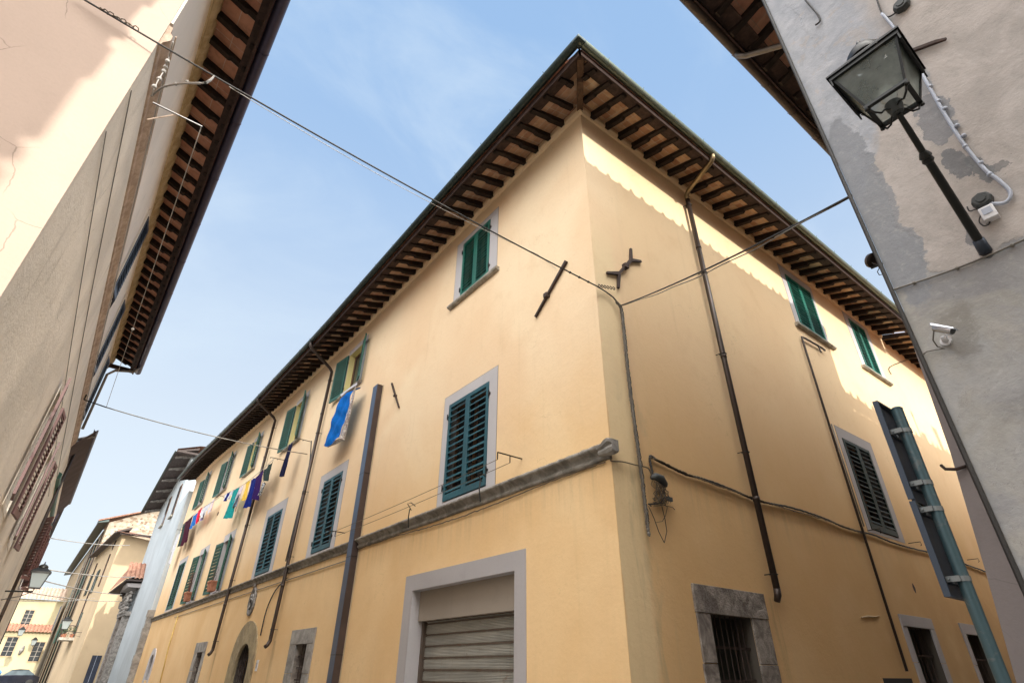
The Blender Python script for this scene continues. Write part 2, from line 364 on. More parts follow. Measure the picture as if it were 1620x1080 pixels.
def slatm():
    t = NT('rolling_shutter_steel'); p = t.pos(); x, y, z = t.sep(p)
    a = t.noise(p, 5, 7, .7, .4); big = t.noise(t.pos((1, .5, 3)), 1.6, 4, .6)
    m = t.math('MODULO', t.math('ADD', z, .0), .183/8); rib = t.maprange(m, .004, .010, 1, 0)
    ph = t.math('MODULO', t.math('ADD', t.math('SUBTRACT', 2.55+.183*4, z), .0), .183)
    joint = t.math('ADD', t.maprange(ph, .0, .03, 1, 0), t.maprange(ph, .150, .183, 0, 1))
    col = t.mix(t.maprange(big, .35, .68), (.40, .39, .35), (.62, .60, .54))
    col = t.mix(t.math('MULTIPLY', rib, .55), col, (.16, .14, .11))  # shading between the ribs painted as thin dark stripes
    rs = t.math('MULTIPLY', joint, t.maprange(a, .42, .62)); col = t.mix(t.math('MULTIPLY', rs, .8), col, (.20, .10, .045))
    col = t.mix(t.maprange(a, .62, .70, 0, .6), col, (.24, .13, .07))
    dr = t.noise(t.pos((20, 20, .8)), 1, 4, .6); col = t.mix(t.maprange(dr, .55, .8, 0, .4), col, (.25, .17, .10))
    t.bump(a, .25, .01); return t.done(col, .5, .1)
M['slat'] = slatm()
def glassm():
    t = NT('dusty_lantern_glass'); p = t.pos()
    tr = t.node('ShaderNodeBsdfTransparent'); tr.inputs[0].default_value = (.74, .79, .76, 1)
    n = t.noise(p, 9, 4, .6, .2)
    col = t.mix(t.maprange(n, .35, .75), (.27, .31, .28), (.34, .38, .35))
    m1 = t.done(col, .35)
    mx = t.node('ShaderNodeMixShader'); t.link(t.maprange(n, .3, .75, .42, .56), mx.inputs[0])
    t.link(tr.outputs[0], mx.inputs[1]); t.link(t.b.outputs[0], mx.inputs[2]); t.link(mx.outputs[0], t.o.inputs[0])
    return m1
M['glass'] = glassm()
def milky():
    t = NT('milky_lamp_glass'); p = t.pos()
    m = t.done((.40, .45, .45), .3); t.b.inputs['Transmission Weight'].default_value = .3; return m
M['milky'] = milky()
def bulbm():
    t = NT('bulb_glass'); return t.done((.80, .82, .82), .15)
M['bulb'] = bulbm()

def clothm(name, c, c2=None, scale=30, rough=.9):
    key = name
    if key in M: return M[key]
    t = NT(name); p = t.pos()
    n = t.noise(p, 9, 4, .6)
    col = t.mix(t.maprange(n, .35, .7), mul(c, .8), mul(c, 1.1))
    if c2:
        v = t.node('ShaderNodeTexVoronoi'); v.inputs['Scale'].default_value = scale; t.link(p, v.inputs['Vector'])
        s = t.sep(v.outputs['Color'])[0]
        col = t.mix(t.maprange(s, .5, .55), col, c2)
    t.bump(t.noise(p, 5, 3), .25, .03)
    M[key] = t.done(col, rough, spec=.15); return M[key]

# ------------------------------------------------------------------ mesh helpers
WORG = {}
def tag(o, label=None, cat=None, group=None, kind=None):
    if label: o['label'] = label
    if cat: o['category'] = cat
    if group: o['group'] = group
    if kind: o['kind'] = kind
    return o
def empty(name, loc, label, cat, group=None):
    o = bpy.data.objects.new(name, None); o.location = loc; o.empty_display_size = .2
    COL.objects.link(o); WORG[o.name] = Vector(loc)
    return tag(o, label, cat, group)

class MB:
    def __init__(s, xf=fW): s.v = []; s.f = []; s.mi = []; s.xf = xf
    def add(s, vs, fs, mi=0, xf=None):
        xf = xf or s.xf; k = len(s.v)
        s.v += [tuple(xf(*p)) for p in vs]; s.f += [tuple(k+i for i in f) for f in fs]; s.mi += [mi]*len(fs); return s
    def box(s, u0, u1, o0, o1, z0, z1, mi=0, xf=None):
        vs = [(u, o, z) for z in (z0, z1) for o in (o0, o1) for u in (u0, u1)]
        return s.add(vs, [(0, 1, 3, 2), (4, 6, 7, 5), (0, 4, 5, 1), (2, 3, 7, 6), (0, 2, 6, 4), (1, 5, 7, 3)], mi, xf)
    def hexa(s, pts, mi=0, xf=None):  # 8 points: bottom 4 ring, top 4 ring
        return s.add(pts, [(3, 2, 1, 0), (4, 5, 6, 7), (0, 1, 5, 4), (1, 2, 6, 5), (2, 3, 7, 6), (3, 0, 4, 7)], mi, xf)
    def quad(s, a, b, c, d, mi=0, xf=None): return s.add([a, b, c, d], [(0, 1, 2, 3)], mi, xf)
    def extr(s, poly, fn0, fn1, mi=0):  # prism: poly in 2D, fn maps (a,b)->xyz
        n = len(poly); vs = [fn0(*q) for q in poly]+[fn1(*q) for q in poly]
        fs = [tuple(range(n))[::-1], tuple(range(n, 2*n))]+[(i, (i+1) % n, n+(i+1) % n, n+i) for i in range(n)]
        return s.add(vs, fs, mi)
    def sweep(s, stations, mi=0, closed=True, caps=True):  # stations: list of rings (xyz world or frame)
        n = len(stations[0]); vs = [p for r in stations for p in r]; fs = []
        for k in range(len(stations)-1):
            for i in range(n if closed else n-1):
                j = (i+1) % n; fs.append((k*n+i, k*n+j, (k+1)*n+j, (k+1)*n+i))
        if caps and closed: fs += [tuple(range(n))[::-1], tuple((len(stations)-1)*n+i for i in range(n))]
        return s.add(vs, fs, mi)
    def tube(s, pts, r, n=8, mi=0, xf=None):
        xf = xf or s.xf; P = [Vector(xf(*p)) for p in pts]; rs = r if hasattr(r, '__len__') else [r]*len(P)
        rings = []; prev = None
        for i, p in enumerate(P):
            d = (P[min(i+1, len(P)-1)]-P[max(i-1, 0)])
            if d.length < 1e-9: d = Vector((0, 0, 1))
            d.normalize()
            if prev is None:
                a = d.orthogonal().normalized()
            else:
                a = (prev-d*prev.dot(d))
                a = a.normalized() if a.length > 1e-6 else d.orthogonal().normalized()
            prev = a; b = d.cross(a)
            rings.append([tuple(p+(a*math.cos(q)+b*math.sin(q))*rs[i]) for q in [2*math.pi*k/n for k in range(n)]])
        k = len(s.v)
        sx = s.xf; s.xf = fW; s.sweep(rings, mi); s.xf = sx; return s
    def lathe(s, prof, c, axis=(0, 0, 1), n=12, mi=0):  # prof (r,h)
        c = Vector(c); ax = Vector(axis).normalized(); a = ax.orthogonal().normalized(); b = ax.cross(a)
        sx = s.xf; s.xf = fW
        s.sweep([[tuple(c+ax*h+(a*math.cos(q)+b*math.sin(q))*max(r, 1e-4)) for q in [2*math.pi*k/n for k in range(n)]] for r, h in prof], mi)
        s.xf = sx; return s
    def build(s, name, mats, parent=None, smooth=False, bevel=0, label=None, cat=None, group=None, kind=None, auto=False):
        if not hasattr(mats, '__len__'): mats = [mats]
        V = [Vector(p) for p in s.v]
        lo = Vector([min(p[i] for p in V) for i in range(3)]); hi = Vector([max(p[i] for p in V) for i in range(3)])
        c = (lo+hi)/2
        if parent is None: c.z = lo.z
        me = bpy.data.meshes.new(name); me.from_pydata([tuple(p-c) for p in V], [], s.f)
        for m in mats: me.materials.append(m)
        for i, p in enumerate(me.polygons):
            p.material_index = s.mi[i]; p.use_smooth = smooth
        bm = bmesh.new(); bm.from_mesh(me); bmesh.ops.recalc_face_normals(bm, faces=bm.faces[:]); bm.to_mesh(me); bm.free()
        if smooth and auto:
            try: me.set_sharp_from_angle(angle=math.radians(40))
            except Exception: pass
        me.validate()
        o = bpy.data.objects.new(name, me); COL.objects.link(o)
        if parent is not None:
            o.parent = parent; o.location = c-WORG[parent.name]
        else: o.location = c
        WORG[o.name] = c.copy()
        if bevel:
            b = o.modifiers.new('bevel', 'BEVEL'); b.width = bevel; b.segments = 2; b.limit_method = 'ANGLE'
        return tag(o, label, cat, group, kind)

def lerp(a, b, t): return a+(b-a)*t
def interp(x, pts):
    if x <= pts[0][0]: return pts[0][1]
    for (a, p), (b, q) in zip(pts, pts[1:]):
        if x <= b: return lerp(p, q, (x-a)/(b-a))
    return pts[-1][1]

def facade(mb, u0, u1, z0, top, holes, depth=.22, mi=0, rmi=None, back=None):
    """wall sheet with real openings and reveals; top: function u->z; holes: (u0,u1,z0,z1[,reveal index[,depth]])"""
    us = sorted({u0, u1, *[h[0] for h in holes], *[h[1] for h in holes], *[u0+(u1-u0)*k/24 for k in range(25)]})
    zs = sorted({z0, 99., *[h[2] for h in holes], *[h[3] for h in holes]})
    for ua, ub in zip(us, us[1:]):
        for za, zb in zip(zs, zs[1:]):
            cu, cz = (ua+ub)/2, (za+zb)/2
            if any(h[0] < cu < h[1] and h[2] < min(cz, za+.01+0*cz) < h[3] or (h[0] < cu < h[1] and h[2]-1e-6 <= za and zb <= h[3]+1e-6) for h in holes): continue
            ta, tb = top(ua), top(ub)
            if za >= max(ta, tb): continue
            mb.quad((ua, 0, za), (ub, 0, za), (ub, 0, min(zb, tb)), (ua, 0, min(zb, ta)), mi)
    for h in holes:
        a, b, c, d = h[:4]; r = h[4] if len(h) > 4 and h[4] is not None else (mi if rmi is None else rmi); dp = h[5] if len(h) > 5 else depth
        for q in (((a, 0, c), (a, 0, d), (a, -dp, d), (a, -dp, c)), ((b, 0, c), (b, 0, d), (b, -dp, d), (b, -dp, c)),
                  ((a, 0, d), (b, 0, d), (b, -dp, d), (a, -dp, d)), ((a, 0, c), (b, 0, c), (b, -dp, c), (a, -dp, c))):
            mb.quad(*q, mi=r)

def leaf_mesh(xf, hu, ho, ang, w, z0, z1, pitch, sgn=1, th=.042, flip=False):
    """louvred shutter leaf hinged at (hu,ho), running in direction sgn*u rotated outward by ang"""
    ca, sa = math.cos(ang), math.sin(ang)
    def loc(a, t, z): return xf(hu+sgn*(a*ca)-sgn*t*sa*1., ho+a*sa+t*ca, z)
    mb = MB(loc); st = .075 if w > .5 else .06
    mb.box(0, st, 0, th, z0, z1); mb.box(w-st, w, 0, th, z0, z1)
    mb.box(st, w-st, .002, th-.002, z1-.08, z1); mb.box(st, w-st, .002, th-.002, z0, z0+.12)
    n = max(3, int((z1-z0-.2)/pitch)); p = (z1-z0-.2)/n
    for k in range(n):
        zc = z0+.12+p*(k+.5); a_, b_ = (.016, -.026-p*.08) if not flip else (-p*.34, p*.14)
        t_ = .012+p*.05+(.012 if flip else 0); jj = R.uniform(-.006, .006); a_ += jj; b_ -= jj; zc += R.uniform(-.003, .003)
        mb.hexa([(st, -.004, zc+a_), (w-st, -.004, zc+a_), (w-st, th+.006, zc+b_), (st, th+.006, zc+b_),
                 (st, -.004, zc+a_+t_), (w-st, -.004, zc+a_+t_), (w-st, th+.006, zc+b_+t_), (st, th+.006, zc+b_+t_)])
    return mb

def frame_ring(mb, u0, u1, z0, z1, a, b, c, d, o=.004, o0=-.0, mi=0, bottom=True):
    """surround between outer rect and inner rect (a,b,c,d)= inner u0,u1,z0,z1"""
    mb.box(u0, a, o0, o, z0, z1, mi); mb.box(b, u1, o0, o, z0, z1, mi); mb.box(a, b, o0, o, d, z1, mi)
    if bottom and c > z0+.01: mb.box(a, b, o0, o, z0, c, mi)

def gutter(xf_line, r=.085, n=10):
    """xf_line: list of (centre xyz, outward 2D unit) stations; half round"""
    mb = MB(); rings = []
    for c, out in xf_line:
        c = Vector(c); o = Vector((out[0], out[1], 0)); ring = []
        for k in range(n+1):
            q = math.pi*k/n; ring.append(tuple(c+o*r*math.cos(q)-Vector((0, 0, 1))*r*math.sin(q)))
        for k in range(n, -1, -1):
            q = math.pi*k/n; ring.append(tuple(c+o*(r-.008)*math.cos(q)-Vector((0, 0, 1))*((r-.008)*math.sin(q)-.004)))
        rings.append(ring)
    mb.sweep(rings, 0); return mb

def rafter(mb, p0, p1, w=.095, h=.14, side=None, notch=.58, z2=.09):
    jr = R.uniform(-.016, .016); jl = R.uniform(-.03, .012)
    """p0 at wall (top edge), p1 outer tip (top edge)"""
    p0, p1 = Vector(p0), Vector(p1); d = p1-p0; L_ = Vector((-d.y, d.x, 0)).normalized(); p1 = p1+L_*jr+d*jl; p0 = p0-L_*jr*.6; d = p1-p0; s = Vector((-d.y, d.x, 0)).normalized()*w/2
    pr = [(0, 0), (1, 0), (1, -z2*.75), (.97, -z2), (notch+.05, -z2), (notch, -h*.97), (notch-.02, -h), (0, -h)]
    f = lambda sg: (lambda t, dz: tuple(p0+d*t+Vector((0, 0, dz))+s*sg))
    mb.extr(pr, f(-1), f(1)); return mb

def tile_roof(fn, u0, u1, v0, v1, pitch=.21, amp=.055, seg=6, vstep=.42, jit=0, pan=False):
    """pan/cover tile surface; fn(u,v)->xyz base point; corrugates along u, steps along v; v0 = eave"""
    rj = random.Random(5); jz = [rj.uniform(-jit, jit) for _ in range(int((u1-u0)/pitch)+2)]
    mb = MB(); nu = int((u1-u0)/pitch)*seg; nv = max(1, int((v1-v0)/vstep)); vs = []; fs = []
    for j in range(nv+1):
        for half in ((0,) if j == 0 else (0, 1)) if j < nv else (0,):
            v = v0+(v1-v0)*j/nv
            for i in range(nu+1):
                u = u0+(u1-u0)*i/nu; ph = (i % seg)/seg
                hgt = amp*(abs(math.sin(math.pi*(i/seg))) if not pan else max(0, math.sin(2*math.pi*(i % seg)/seg)))
                x, y, z = fn(u, v+(jz[i//seg] if j == 0 else 0)); z += (jz[(i//seg+3) % len(jz)]*.8 if j == 0 else 0)
                vs.append((x, y, z+hgt+(.02 if half == 0 and j > 0 else 0)+.0))
    rows = len(vs)//(nu+1)
    for j in range(rows-1):
        for i in range(nu): k = j*(nu+1)+i; fs.append((k, k+1, k+nu+2, k+nu+1))
    mb.add(vs, fs); return mb

# ================================================================== SETTING
g = MB(); g.quad((-400, -400, 0), (400, -400, 0), (400, 500, 0), (-400, 500, 0))
g.build('ground', M['earth'], kind='structure')
g = MB(); g.quad((-2.4, -60, .004), (XR-.9, -60, .004), (XR-.9, 160, .004), (-2.4, 160, .004)); 
g.build('road', M['asphalt'], kind='structure')
g = MB(); g.box(XA-.8, XA, YB, 43, 0, .12); g.build('pavement', M['greystone'], kind='structure')

# ================================================================== YELLOW CORNER BUILDING
dz = lambda y: interp(y, [(0, 0), (16, 0), (24.5, .33), (30.6, .78), (37.5, 1.35), (43.6, 1.5)])
topA = lambda y: 11.5+dz(y)*.95
MAIN = empty('yellow_corner_building', (XA, YB, 0), 'yellow plastered corner building with green shutters and deep bracketed eaves', 'building')
# windows: opening rect on each facade
WA = [  # id, u0,u1,z0,z1, frame(u0,u1,ztop), state, material, pitch, reveal, label
 ('up', 7.95, 9.11, 9.19, 10.92, 7.64, 9.42, 11.08, 'closed', 'greenshut', .086, 'lilac', 'upper window nearest the corner with closed emerald shutters'),
 ('up', 15.02, 16.18, 9.28, 10.82, 14.75, 16.25, 11.0, 'open', 'darkgreenshut', .075, 'lemon', 'upper window with open shutters and a duvet over its sill'),
 ('up', 20.35, 21.5, 9.02, 10.85, 20.1, 21.6, 11.05, 'open', 'darkgreenshut', .08, 'lemon', 'upper window with open shutters and lemon coloured reveal'),
 ('up', 26.6, 27.7, 9.5, 11.1, 26.3, 27.8, 11.3, 'open', 'darkgreenshut', .09, 'lemon', 'upper window with open shutters behind the drying laundry'),
 ('up', 32.0, 33.3, 9.75, 11.65, 31.7, 33.4, 11.85, 'open', 'darkgreenshut', .1, 'lilac', 'second last upper window with open shutters'),
 ('up', 38.3, 39.6, 10.3, 12.1, 38.0, 39.7, 12.35, 'open', 'darkgreenshut', .1, 'lilac', 'last upper window of the street side with open shutters'),
 ('fl', 7.76, 9.21, 4.40, 6.47, 7.49, 9.43, 6.70, 'closed', 'tealshut', .125, 'lilac', 'middle window nearest the corner with closed petrol blue shutters'),
 ('fl', 14.90, 16.30, 4.40, 6.48, 14.61, 16.70, 6.73, 'closed', 'tealshut', .125, 'lilac', 'middle window beside the brown steel box with closed shutters'),
 ('fl', 20.15, 21.80, 4.40, 6.46, 19.80, 22.2, 6.76, 'closed', 'tealshut', .125, 'lilac', 'middle window between the two street downpipes with closed shutters'),
 ('fl', 27.0, 28.4, 4.42, 6.55, 26.6, 28.6, 6.85, 'open', 'darkgreenshut', .12, 'lilac', 'middle window with open shutters and a flower pot'),
 ('fl', 32.0, 33.5, 4.42, 6.65, 31.6, 33.7, 6.95, 'open', 'darkgreenshut', .12, 'lilac', 'middle window with open shutters and a potted bare shrub'),
 ('fl', 37.4, 39.3, 4.45, 6.9, 37.1, 39.6, 7.15, 'closed', 'darkgreenshut', .12, 'lilac', 'last middle window with closed dark green shutters'),
]
WB = [
 ('up', 13.20, 14.60, 9.38, 11.15, 12.95, 14.77, 11.40, 'closed', 'greenshut', .09, 'lilac', 'sunlit upper window of the side street with emerald shutters'),
 ('up', 17.06, 18.15, 9.45, 11.28, 16.75, 18.50, 11.45, 'closed', 'greenshut', .09, 'lilac', 'farther sunlit upper window of the side street'),
 ('fl', 13.47, 14.87, 4.31, 6.40, 13.27, 15.18, 6.66, 'closed', 'bottleshut', .11, 'grey', 'middle window of the side street with bottle green shutters'),
 ('fl', 16.95, 18.25, 4.31, 6.40, 16.75, 18.5, 6.66, 'closed', 'bottleshut', .11, 'grey', 'middle window partly behind the blue pole'),
]
hA = [(w[1], w[2], w[3], w[4], 1 if w[11] == 'lemon' else 2, .28) for w in WA]
hB = [(w[1], w[2], w[3], w[4], 2, .28) for w in WB]
GAR = (6.92, 10.08, 0, 2.92); SW1 = (15.24, 16.02, .9, 2.18); ARCH = (20.0, 21.75, 0, 2.36); SW2 = (26.75, 27.75, .9, 2.2); SAR = (38.2, 39.4, 1.1, 2.25)
hA += [(*GAR, 2, .42), (*SW1, 3, .3), (*ARCH, 3, .35), (*SW2, 3, .3), (*SAR, 2, .25)]
DB1 = (7.06, 8.06, 0, 2.31); DB2 = (13.62, 14.82, 0, 2.47); DB3 = (16.88, 18.05, 0, 2.47)
hB += [(*DB1, 4, .35), (*DB2, 4, .3), (*DB3, 4, .3)]
w = MB(fA); facade(w, YB, 43.4, 0, topA, hA); 
w.xf = fB; facade(w, XA, 19.75, 0, lambda u: 11.52, hB)
w.xf = fW
w.quad((XA, 43.4, 0), (19.7, 43.4, 0), (19.7, 43.4, 12.9), (XA, 43.4, 12.9)); w.quad((19.75, YB, 0), (19.75, 43.4, 0), (19.75, 43.4, 12.2), (19.75, YB, 11.52))
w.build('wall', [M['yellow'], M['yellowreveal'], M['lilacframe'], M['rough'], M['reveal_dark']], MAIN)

def window(bld, xf, wd):
    k, u0, u1, z0, z1, f0, f1, ft, state, sm, pitch, rev, lab = wd
    mb = MB(xf); frame_ring(mb, f0, f1, z0-.07 if k == 'fl' else z0-.03, ft, u0, u1, z0, z1, .005)
    ln = MB(xf)
    win = mb.build('window', M['lilacframe'] if rev != 'grey' else M['greyframe'], bld, label=lab)
    # thin incised line around the painted surround
    e = .007
    ln.box(f0-e, f0, .001, .004, z0-.03, ft+e); ln.box(f1, f1+e, .001, .004, z0-.03, ft+e); ln.box(f0, f1, .001, .004, ft, ft+e)
    ln.build('surround_line', M['boxgrey'], win)
    # sash and glass back in the reveal
    s = MB(xf); o = -.24
    s.box(u0, u0+.06, o, o+.05, z0, z1); s.box(u1-.06, u1, o, o+.05, z0, z1); s.box(u0+.06, u1-.06, o, o+.05, z1-.06, z1); s.box(u0+.06, u1-.06, o, o+.05, z0, z0+.07)
    um = (u0+u1)/2; s.box(um-.05, um+.05, o, o+.055, z0+.07, z1-.06)
    s.build('sash', M['windowwood'], win)
    p = MB(xf); p.box(u0+.05, u1-.05, o+.005, o+.02, z0+.05, z1-.05); p.build('pane', M['glassdark'], win)
    if k == 'up':
        sl = MB(xf); pr = [(0, .0), (.09, 0), (.105, -.02), (.105, -.05), (.085, -.075), (.05, -.09), (0, -.09)]; segs = []
        nn = 8
        for i in range(nn+1):
            u = lerp(f0-.1, f1+.12, i/nn)
            segs.append([(u, a+R.uniform(-.006, .006), z0-.005+b+R.uniform(-.006, .006)) for a, b in pr])
        sl.sweep(segs); sl.build('sill', M['stonesill'], win)
    W2 = (u1-u0)/2
    if state == 'closed':
        j = .004
        leaf_mesh(xf, u0+.005, -.02, 0, W2-.008, z0+.02, z1-.01, pitch, 1).build('shutter', M[sm], win)
        leaf_mesh(xf, u1-.005, -.02, 0, W2-.008, z0+.02, z1-.01, pitch, -1).build('shutter', M[sm], win)
    else:
        near = math.radians(R.uniform(12, 22)); far = math.radians(R.uniform(4, 7))
        leaf_mesh(xf, u0-.01, .02, near, W2-.01, z0, z1, pitch*1.15, -1, flip=True).build('shutter', M[sm], win)
        leaf_mesh(xf, u1+.01, .02, far, W2+.22, z0, z1, pitch*1.15, 1, flip=True).build('shutter', M[sm], win)
    if min(abs(u0-8), abs(u0-15)) < 1.5:
        for uu in (u0-.02, u1+.02):
            for zz in (z0+.28, z1-.28):
                hg = MB(xf); hg.tube([(uu, .03, zz-.06), (uu, .03, zz+.06)], .014, 6); hg.box(uu-.03, uu+.03, .004, .022, zz-.02, zz+.02); hg.build('hinge', M['blackiron'], win)
    # dark room behind the glass
    d = MB(xf); d.box(u0-.1, u1+.1, -.34, -.30, z0-.1, z1+.1); d.build('room_lining', M['dark'], win)
    return win
for wd in WA: window(MAIN, fA, wd)
for wd in WB: window(MAIN, fB, wd)

# --- eaves: soffit, fascia, rafters, gutters, roof
OV = 1.0                                # wall to fascia
def pA(y, x, s=.33): # soffit height at x for street side
    return 11.36+dz(y)+ (x-4.42)*s+.0
sf = MB()
ys = [YB-OV*.97]+[YB+.5+k*1.0 for k in range(39)]+[43.7]
for a, b in zip(ys, ys[1:]):
    ia = max(0, (YB+0.99-a)) if a < YB+1 else 0
    xa_in = 5.75 if a > YB+.3 else a-YB+XA; xb_in = 5.75 if b > YB+.3 else b-YB+XA
    sf.quad((4.42, a, pA(a, 4.42)), (4.42, b, pA(b, 4.42)), (xb_in, b, pA(b, xb_in)), (xa_in, a, pA(a, xa_in)))
sf.build('soffit', M['soffitA'], MAIN, label='brick soffit over the street side')
sf = MB(); pB = lambda x, y: 11.36+(y-3.83)*.33
sf.quad((XA-.98, 3.83, 11.36), (19.6, 3.83, 11.36), (19.6, 5.15, pB(0, 5.15)), (XA+.34, 5.15, pB(0, 5.15)))
sf.build('soffit', M['soffitB'], MAIN, label='brick soffit over the side street')
fs_ = MB(); st = []
for y in [3.80]+[5+k*1.5 for k in range(26)]+[43.75]:
    z = 11.36+dz(y); st.append([(4.40, y, z-.10), (4.43, y, z-.10), (4.43, y, z+.06), (4.40, y, z+.06)])
fs_.sweep(st); fs_.box(4.40, 19.62, 3.80, 3.83, 11.26, 11.42)
fs_.build('fascia', M['fascia'], MAIN)
cor = MB(); st = []
for y in [4.75+k*.35 for k in range(111)]+[43.4]:
    z = topA(y); j = lambda: R.uniform(-.008, .008)
    st.append([(5.41, y, z-.05+j()), (5.36+j(), y, z-.03+j()), (5.32+j(), y, z+.04), (5.32, y, z+.2), (5.41, y, z+.2)])
cor.sweep(st); st = []
for k in range(42):
    x = 5.33+k*.348; j = lambda: R.uniform(-.008, .008); z = 11.52
    st.append([(x, YB+.01, z-.05+j()), (x, YB-.04+j(), z-.03+j()), (x, YB-.08+j(), z+.04), (x, YB-.08, z+.2), (x, YB+.01, z+.2)])
cor.sweep(st); cor.build('cornice', M['yellow'], MAIN)
bt = MB(); st = []
for y in [3.86]+[5+k*1.5 for k in range(26)]+[43.7]:
    st.append([(4.43, y, pA(y, 4.43)-.045), (4.66, y, pA(y, 4.66)-.045), (4.66, y, pA(y, 4.66)-.006), (4.43, y, pA(y, 4.43)-.006)])
bt.sweep(st); bt.build('batten', M['fascia'], MAIN)
bt = MB(); bt.sweep([[(x, 3.84, pB(0, 3.84)-.045), (x, 4.07, pB(0, 4.07)-.045), (x, 4.07, pB(0, 4.07)-.006), (x, 3.84, pB(0, 3.84)-.006)] for x in (4.66, 10, 19.6)]); bt.build('batten', M['fascia'], MAIN)
# rafters
ry = [5.27]
while ry[-1] < 43.2: ry.append(ry[-1]+(.425 if ry[-1] < 14 else .455)+R.uniform(-.012, .012))
rx = [5.69]
while rx[-1] < 19.3: rx.append(rx[-1]+(.415 if rx[-1] < 9 else .47)+R.uniform(-.012, .012))
nst = 100-len(rx)-1
def raftA(mb, y):
    rafter(mb, (5.46, y, pA(y, 5.46)-.004), (4.46, y, pA(y, 4.46)-.004), h=.145+R.uniform(-.01, .012), w=.10+R.uniform(-.014, .016), notch=.55+R.uniform(-.08, .08))
for y in ry[:nst]:
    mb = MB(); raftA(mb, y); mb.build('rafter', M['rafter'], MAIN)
mb = MB()
for y in ry[nst:]: raftA(mb, y)
mb.build('rafters', M['rafter'], MAIN, kind='stuff')
for x in rx:
    mb = MB(); rafter(mb, (x, YB+.06, pB(x, YB+.06)-.004), (x, 3.86, pB(x, 3.86)-.004), h=.145+R.uniform(-.01, .012), w=.10+R.uniform(-.01, .01), notch=.55+R.uniform(-.05, .05))
    mb.build('rafter', M['rafter'], MAIN)
mb = MB(); rafter(mb, (5.44, 4.85, 11.70), (4.47, 3.88, 11.375), w=.12, h=.15, notch=.62)
for (a, b) in (((5.02, 4.80), (4.46, 4.80)), ((4.92, 4.40), (4.46, 4.40))):
    pass
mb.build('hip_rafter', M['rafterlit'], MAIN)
for (p, q) in (((5.20, 4.86), (4.46, 4.86)), ((4.80, 4.42), (4.46, 4.42)), ((5.28, 4.59), (5.28, 3.86)), ((4.86, 4.18), (4.86, 3.86))):
    mb = MB(); s0 = min(p[0]-4.42, 9) if p[1] == q[1] else p[1]-3.83; s1 = .04
    rafter(mb, (*p, 11.355+s0*.33), (*q, 11.355+s1*.33), h=.12, notch=.4); mb.build('jack_rafter', M['rafter'], MAIN)
# gutters
gl = [((4.30, y, 11.475+dz(y)+ .0), (-1, 0)) for y in [3.72]+[5+k*1.5 for k in range(26)]+[43.8]]
gm = gutter(gl, .088)
gm.v = [(x-(3.72-y if False else 0), y, z) for x, y, z in gm.v]
for y in [4.6+k*1.05 for k in range(37)]:
    z = 11.475+dz(y); gm.tube([(4.212, y, z+.005), (4.195, y, z+.03)], .006, 5)
    gm.tube([(4.30+.092*math.cos(q), y, z-.092*math.sin(q)) for q in [math.pi*k/8 for k in range(9)]], .005, 4)
gm.build('gutter', M['gutterA'], MAIN, smooth=True, auto=True, label='dark weathered gutter along the street side')
gl = [((x, 3.72, 11.475), (0, -1)) for x in [4.30, 8, 12, 16, 19.75]]
gm = gutter(gl, .088)
for x in [5.0+k*.98 for k in range(15)]:
    gm.tube([(x, 3.632, 11.48), (x, 3.615, 11.505)], .006, 5)
    gm.tube([(x, 3.72-.092*math.cos(q), 11.475-.092*math.sin(q)) for q in [math.pi*k/8 for k in range(9)]], .005, 4)
gm.build('gutter', M['gutterB'], MAIN, smooth=True, auto=True, label='sunlit greenish gutter along the side street')
cm = MB(); cm.hexa([(4.212, 3.632, 11.40), (4.40, 3.632, 11.385), (4.40, 3.82, 11.385), (4.212, 3.82, 11.40), (4.207, 3.627, 11.48), (4.42, 3.627, 11.48), (4.42, 3.82, 11.48), (4.207, 3.82, 11.48)])
cm.build('gutter_corner', M['gutterA'], MAIN, bevel=.02)
# roof
t1 = tile_roof(lambda u, v: (4.36+v, u, 11.52+dz(u)+v*.30+.03), 4.0, 43.9, 0, 7.0, pitch=.24, seg=4, vstep=.7)
t2 = tile_roof(lambda u, v: (u, 3.78+v, 11.55+v*.30+.03), 4.4, 19.6, 0, 7.0, pitch=.21, seg=6, vstep=.45)
t1.f = [f for f in t1.f if all(t1.v[i][1]-3.78 >= t1.v[i][0]-4.36-.3 for i in f)]
t2.f = [f for f in t2.f if all(t2.v[i][0]-4.36 >= t2.v[i][1]-3.78-.3 for i in f)]
t1.add(t2.v, t2.f, 0, fW)
t1.quad((11.3, 10.7, 13.55), (11.3, 43.9, 15.0), (19.6, 43.9, 12), (19.6, 10.7, 13.55))
t1.build('roof', M['tile'], MAIN)

# --- string course (eroded)
sc = MB(); st = []; y = 4.80
while y < 43.4:
    n_ = math.sin(y*3.1)*.5+math.sin(y*7.7+1)*.3+math.sin(y*1.3)*.4
    ero = (.035 if y < 5.9 else .016 if y < 14 else .008)
    j = lambda k=1.: R.uniform(-ero, ero)*.55*k+n_*ero*.35
    st.append([(5.41, y, 4.09+j(.3)), (5.37+j(.3), y, 4.09+j(.4)), (5.345+j(.3), y, 4.115+j(.4)), (5.35+j(.4), y, 4.15+j(.4)), (5.375+j(.3), y, 4.165+j(.3)), (5.355+j(.5), y, 4.20+j(.6)),
               (5.31+j(.6), y, 4.235+j(.5)), (5.265+j(.7), y, 4.245+j(.4)), (5.26+j(.7), y, 4.285+j(.4)), (5.29+j(.7), y, 4.305+j(.3)), (5.41, y, 4.33+j(.2))])
    y += .085 if y < 15 else .4
sc.sweep(st); sc.build('string_course', M['string'], MAIN, smooth=True)
sc = MB(); st = []
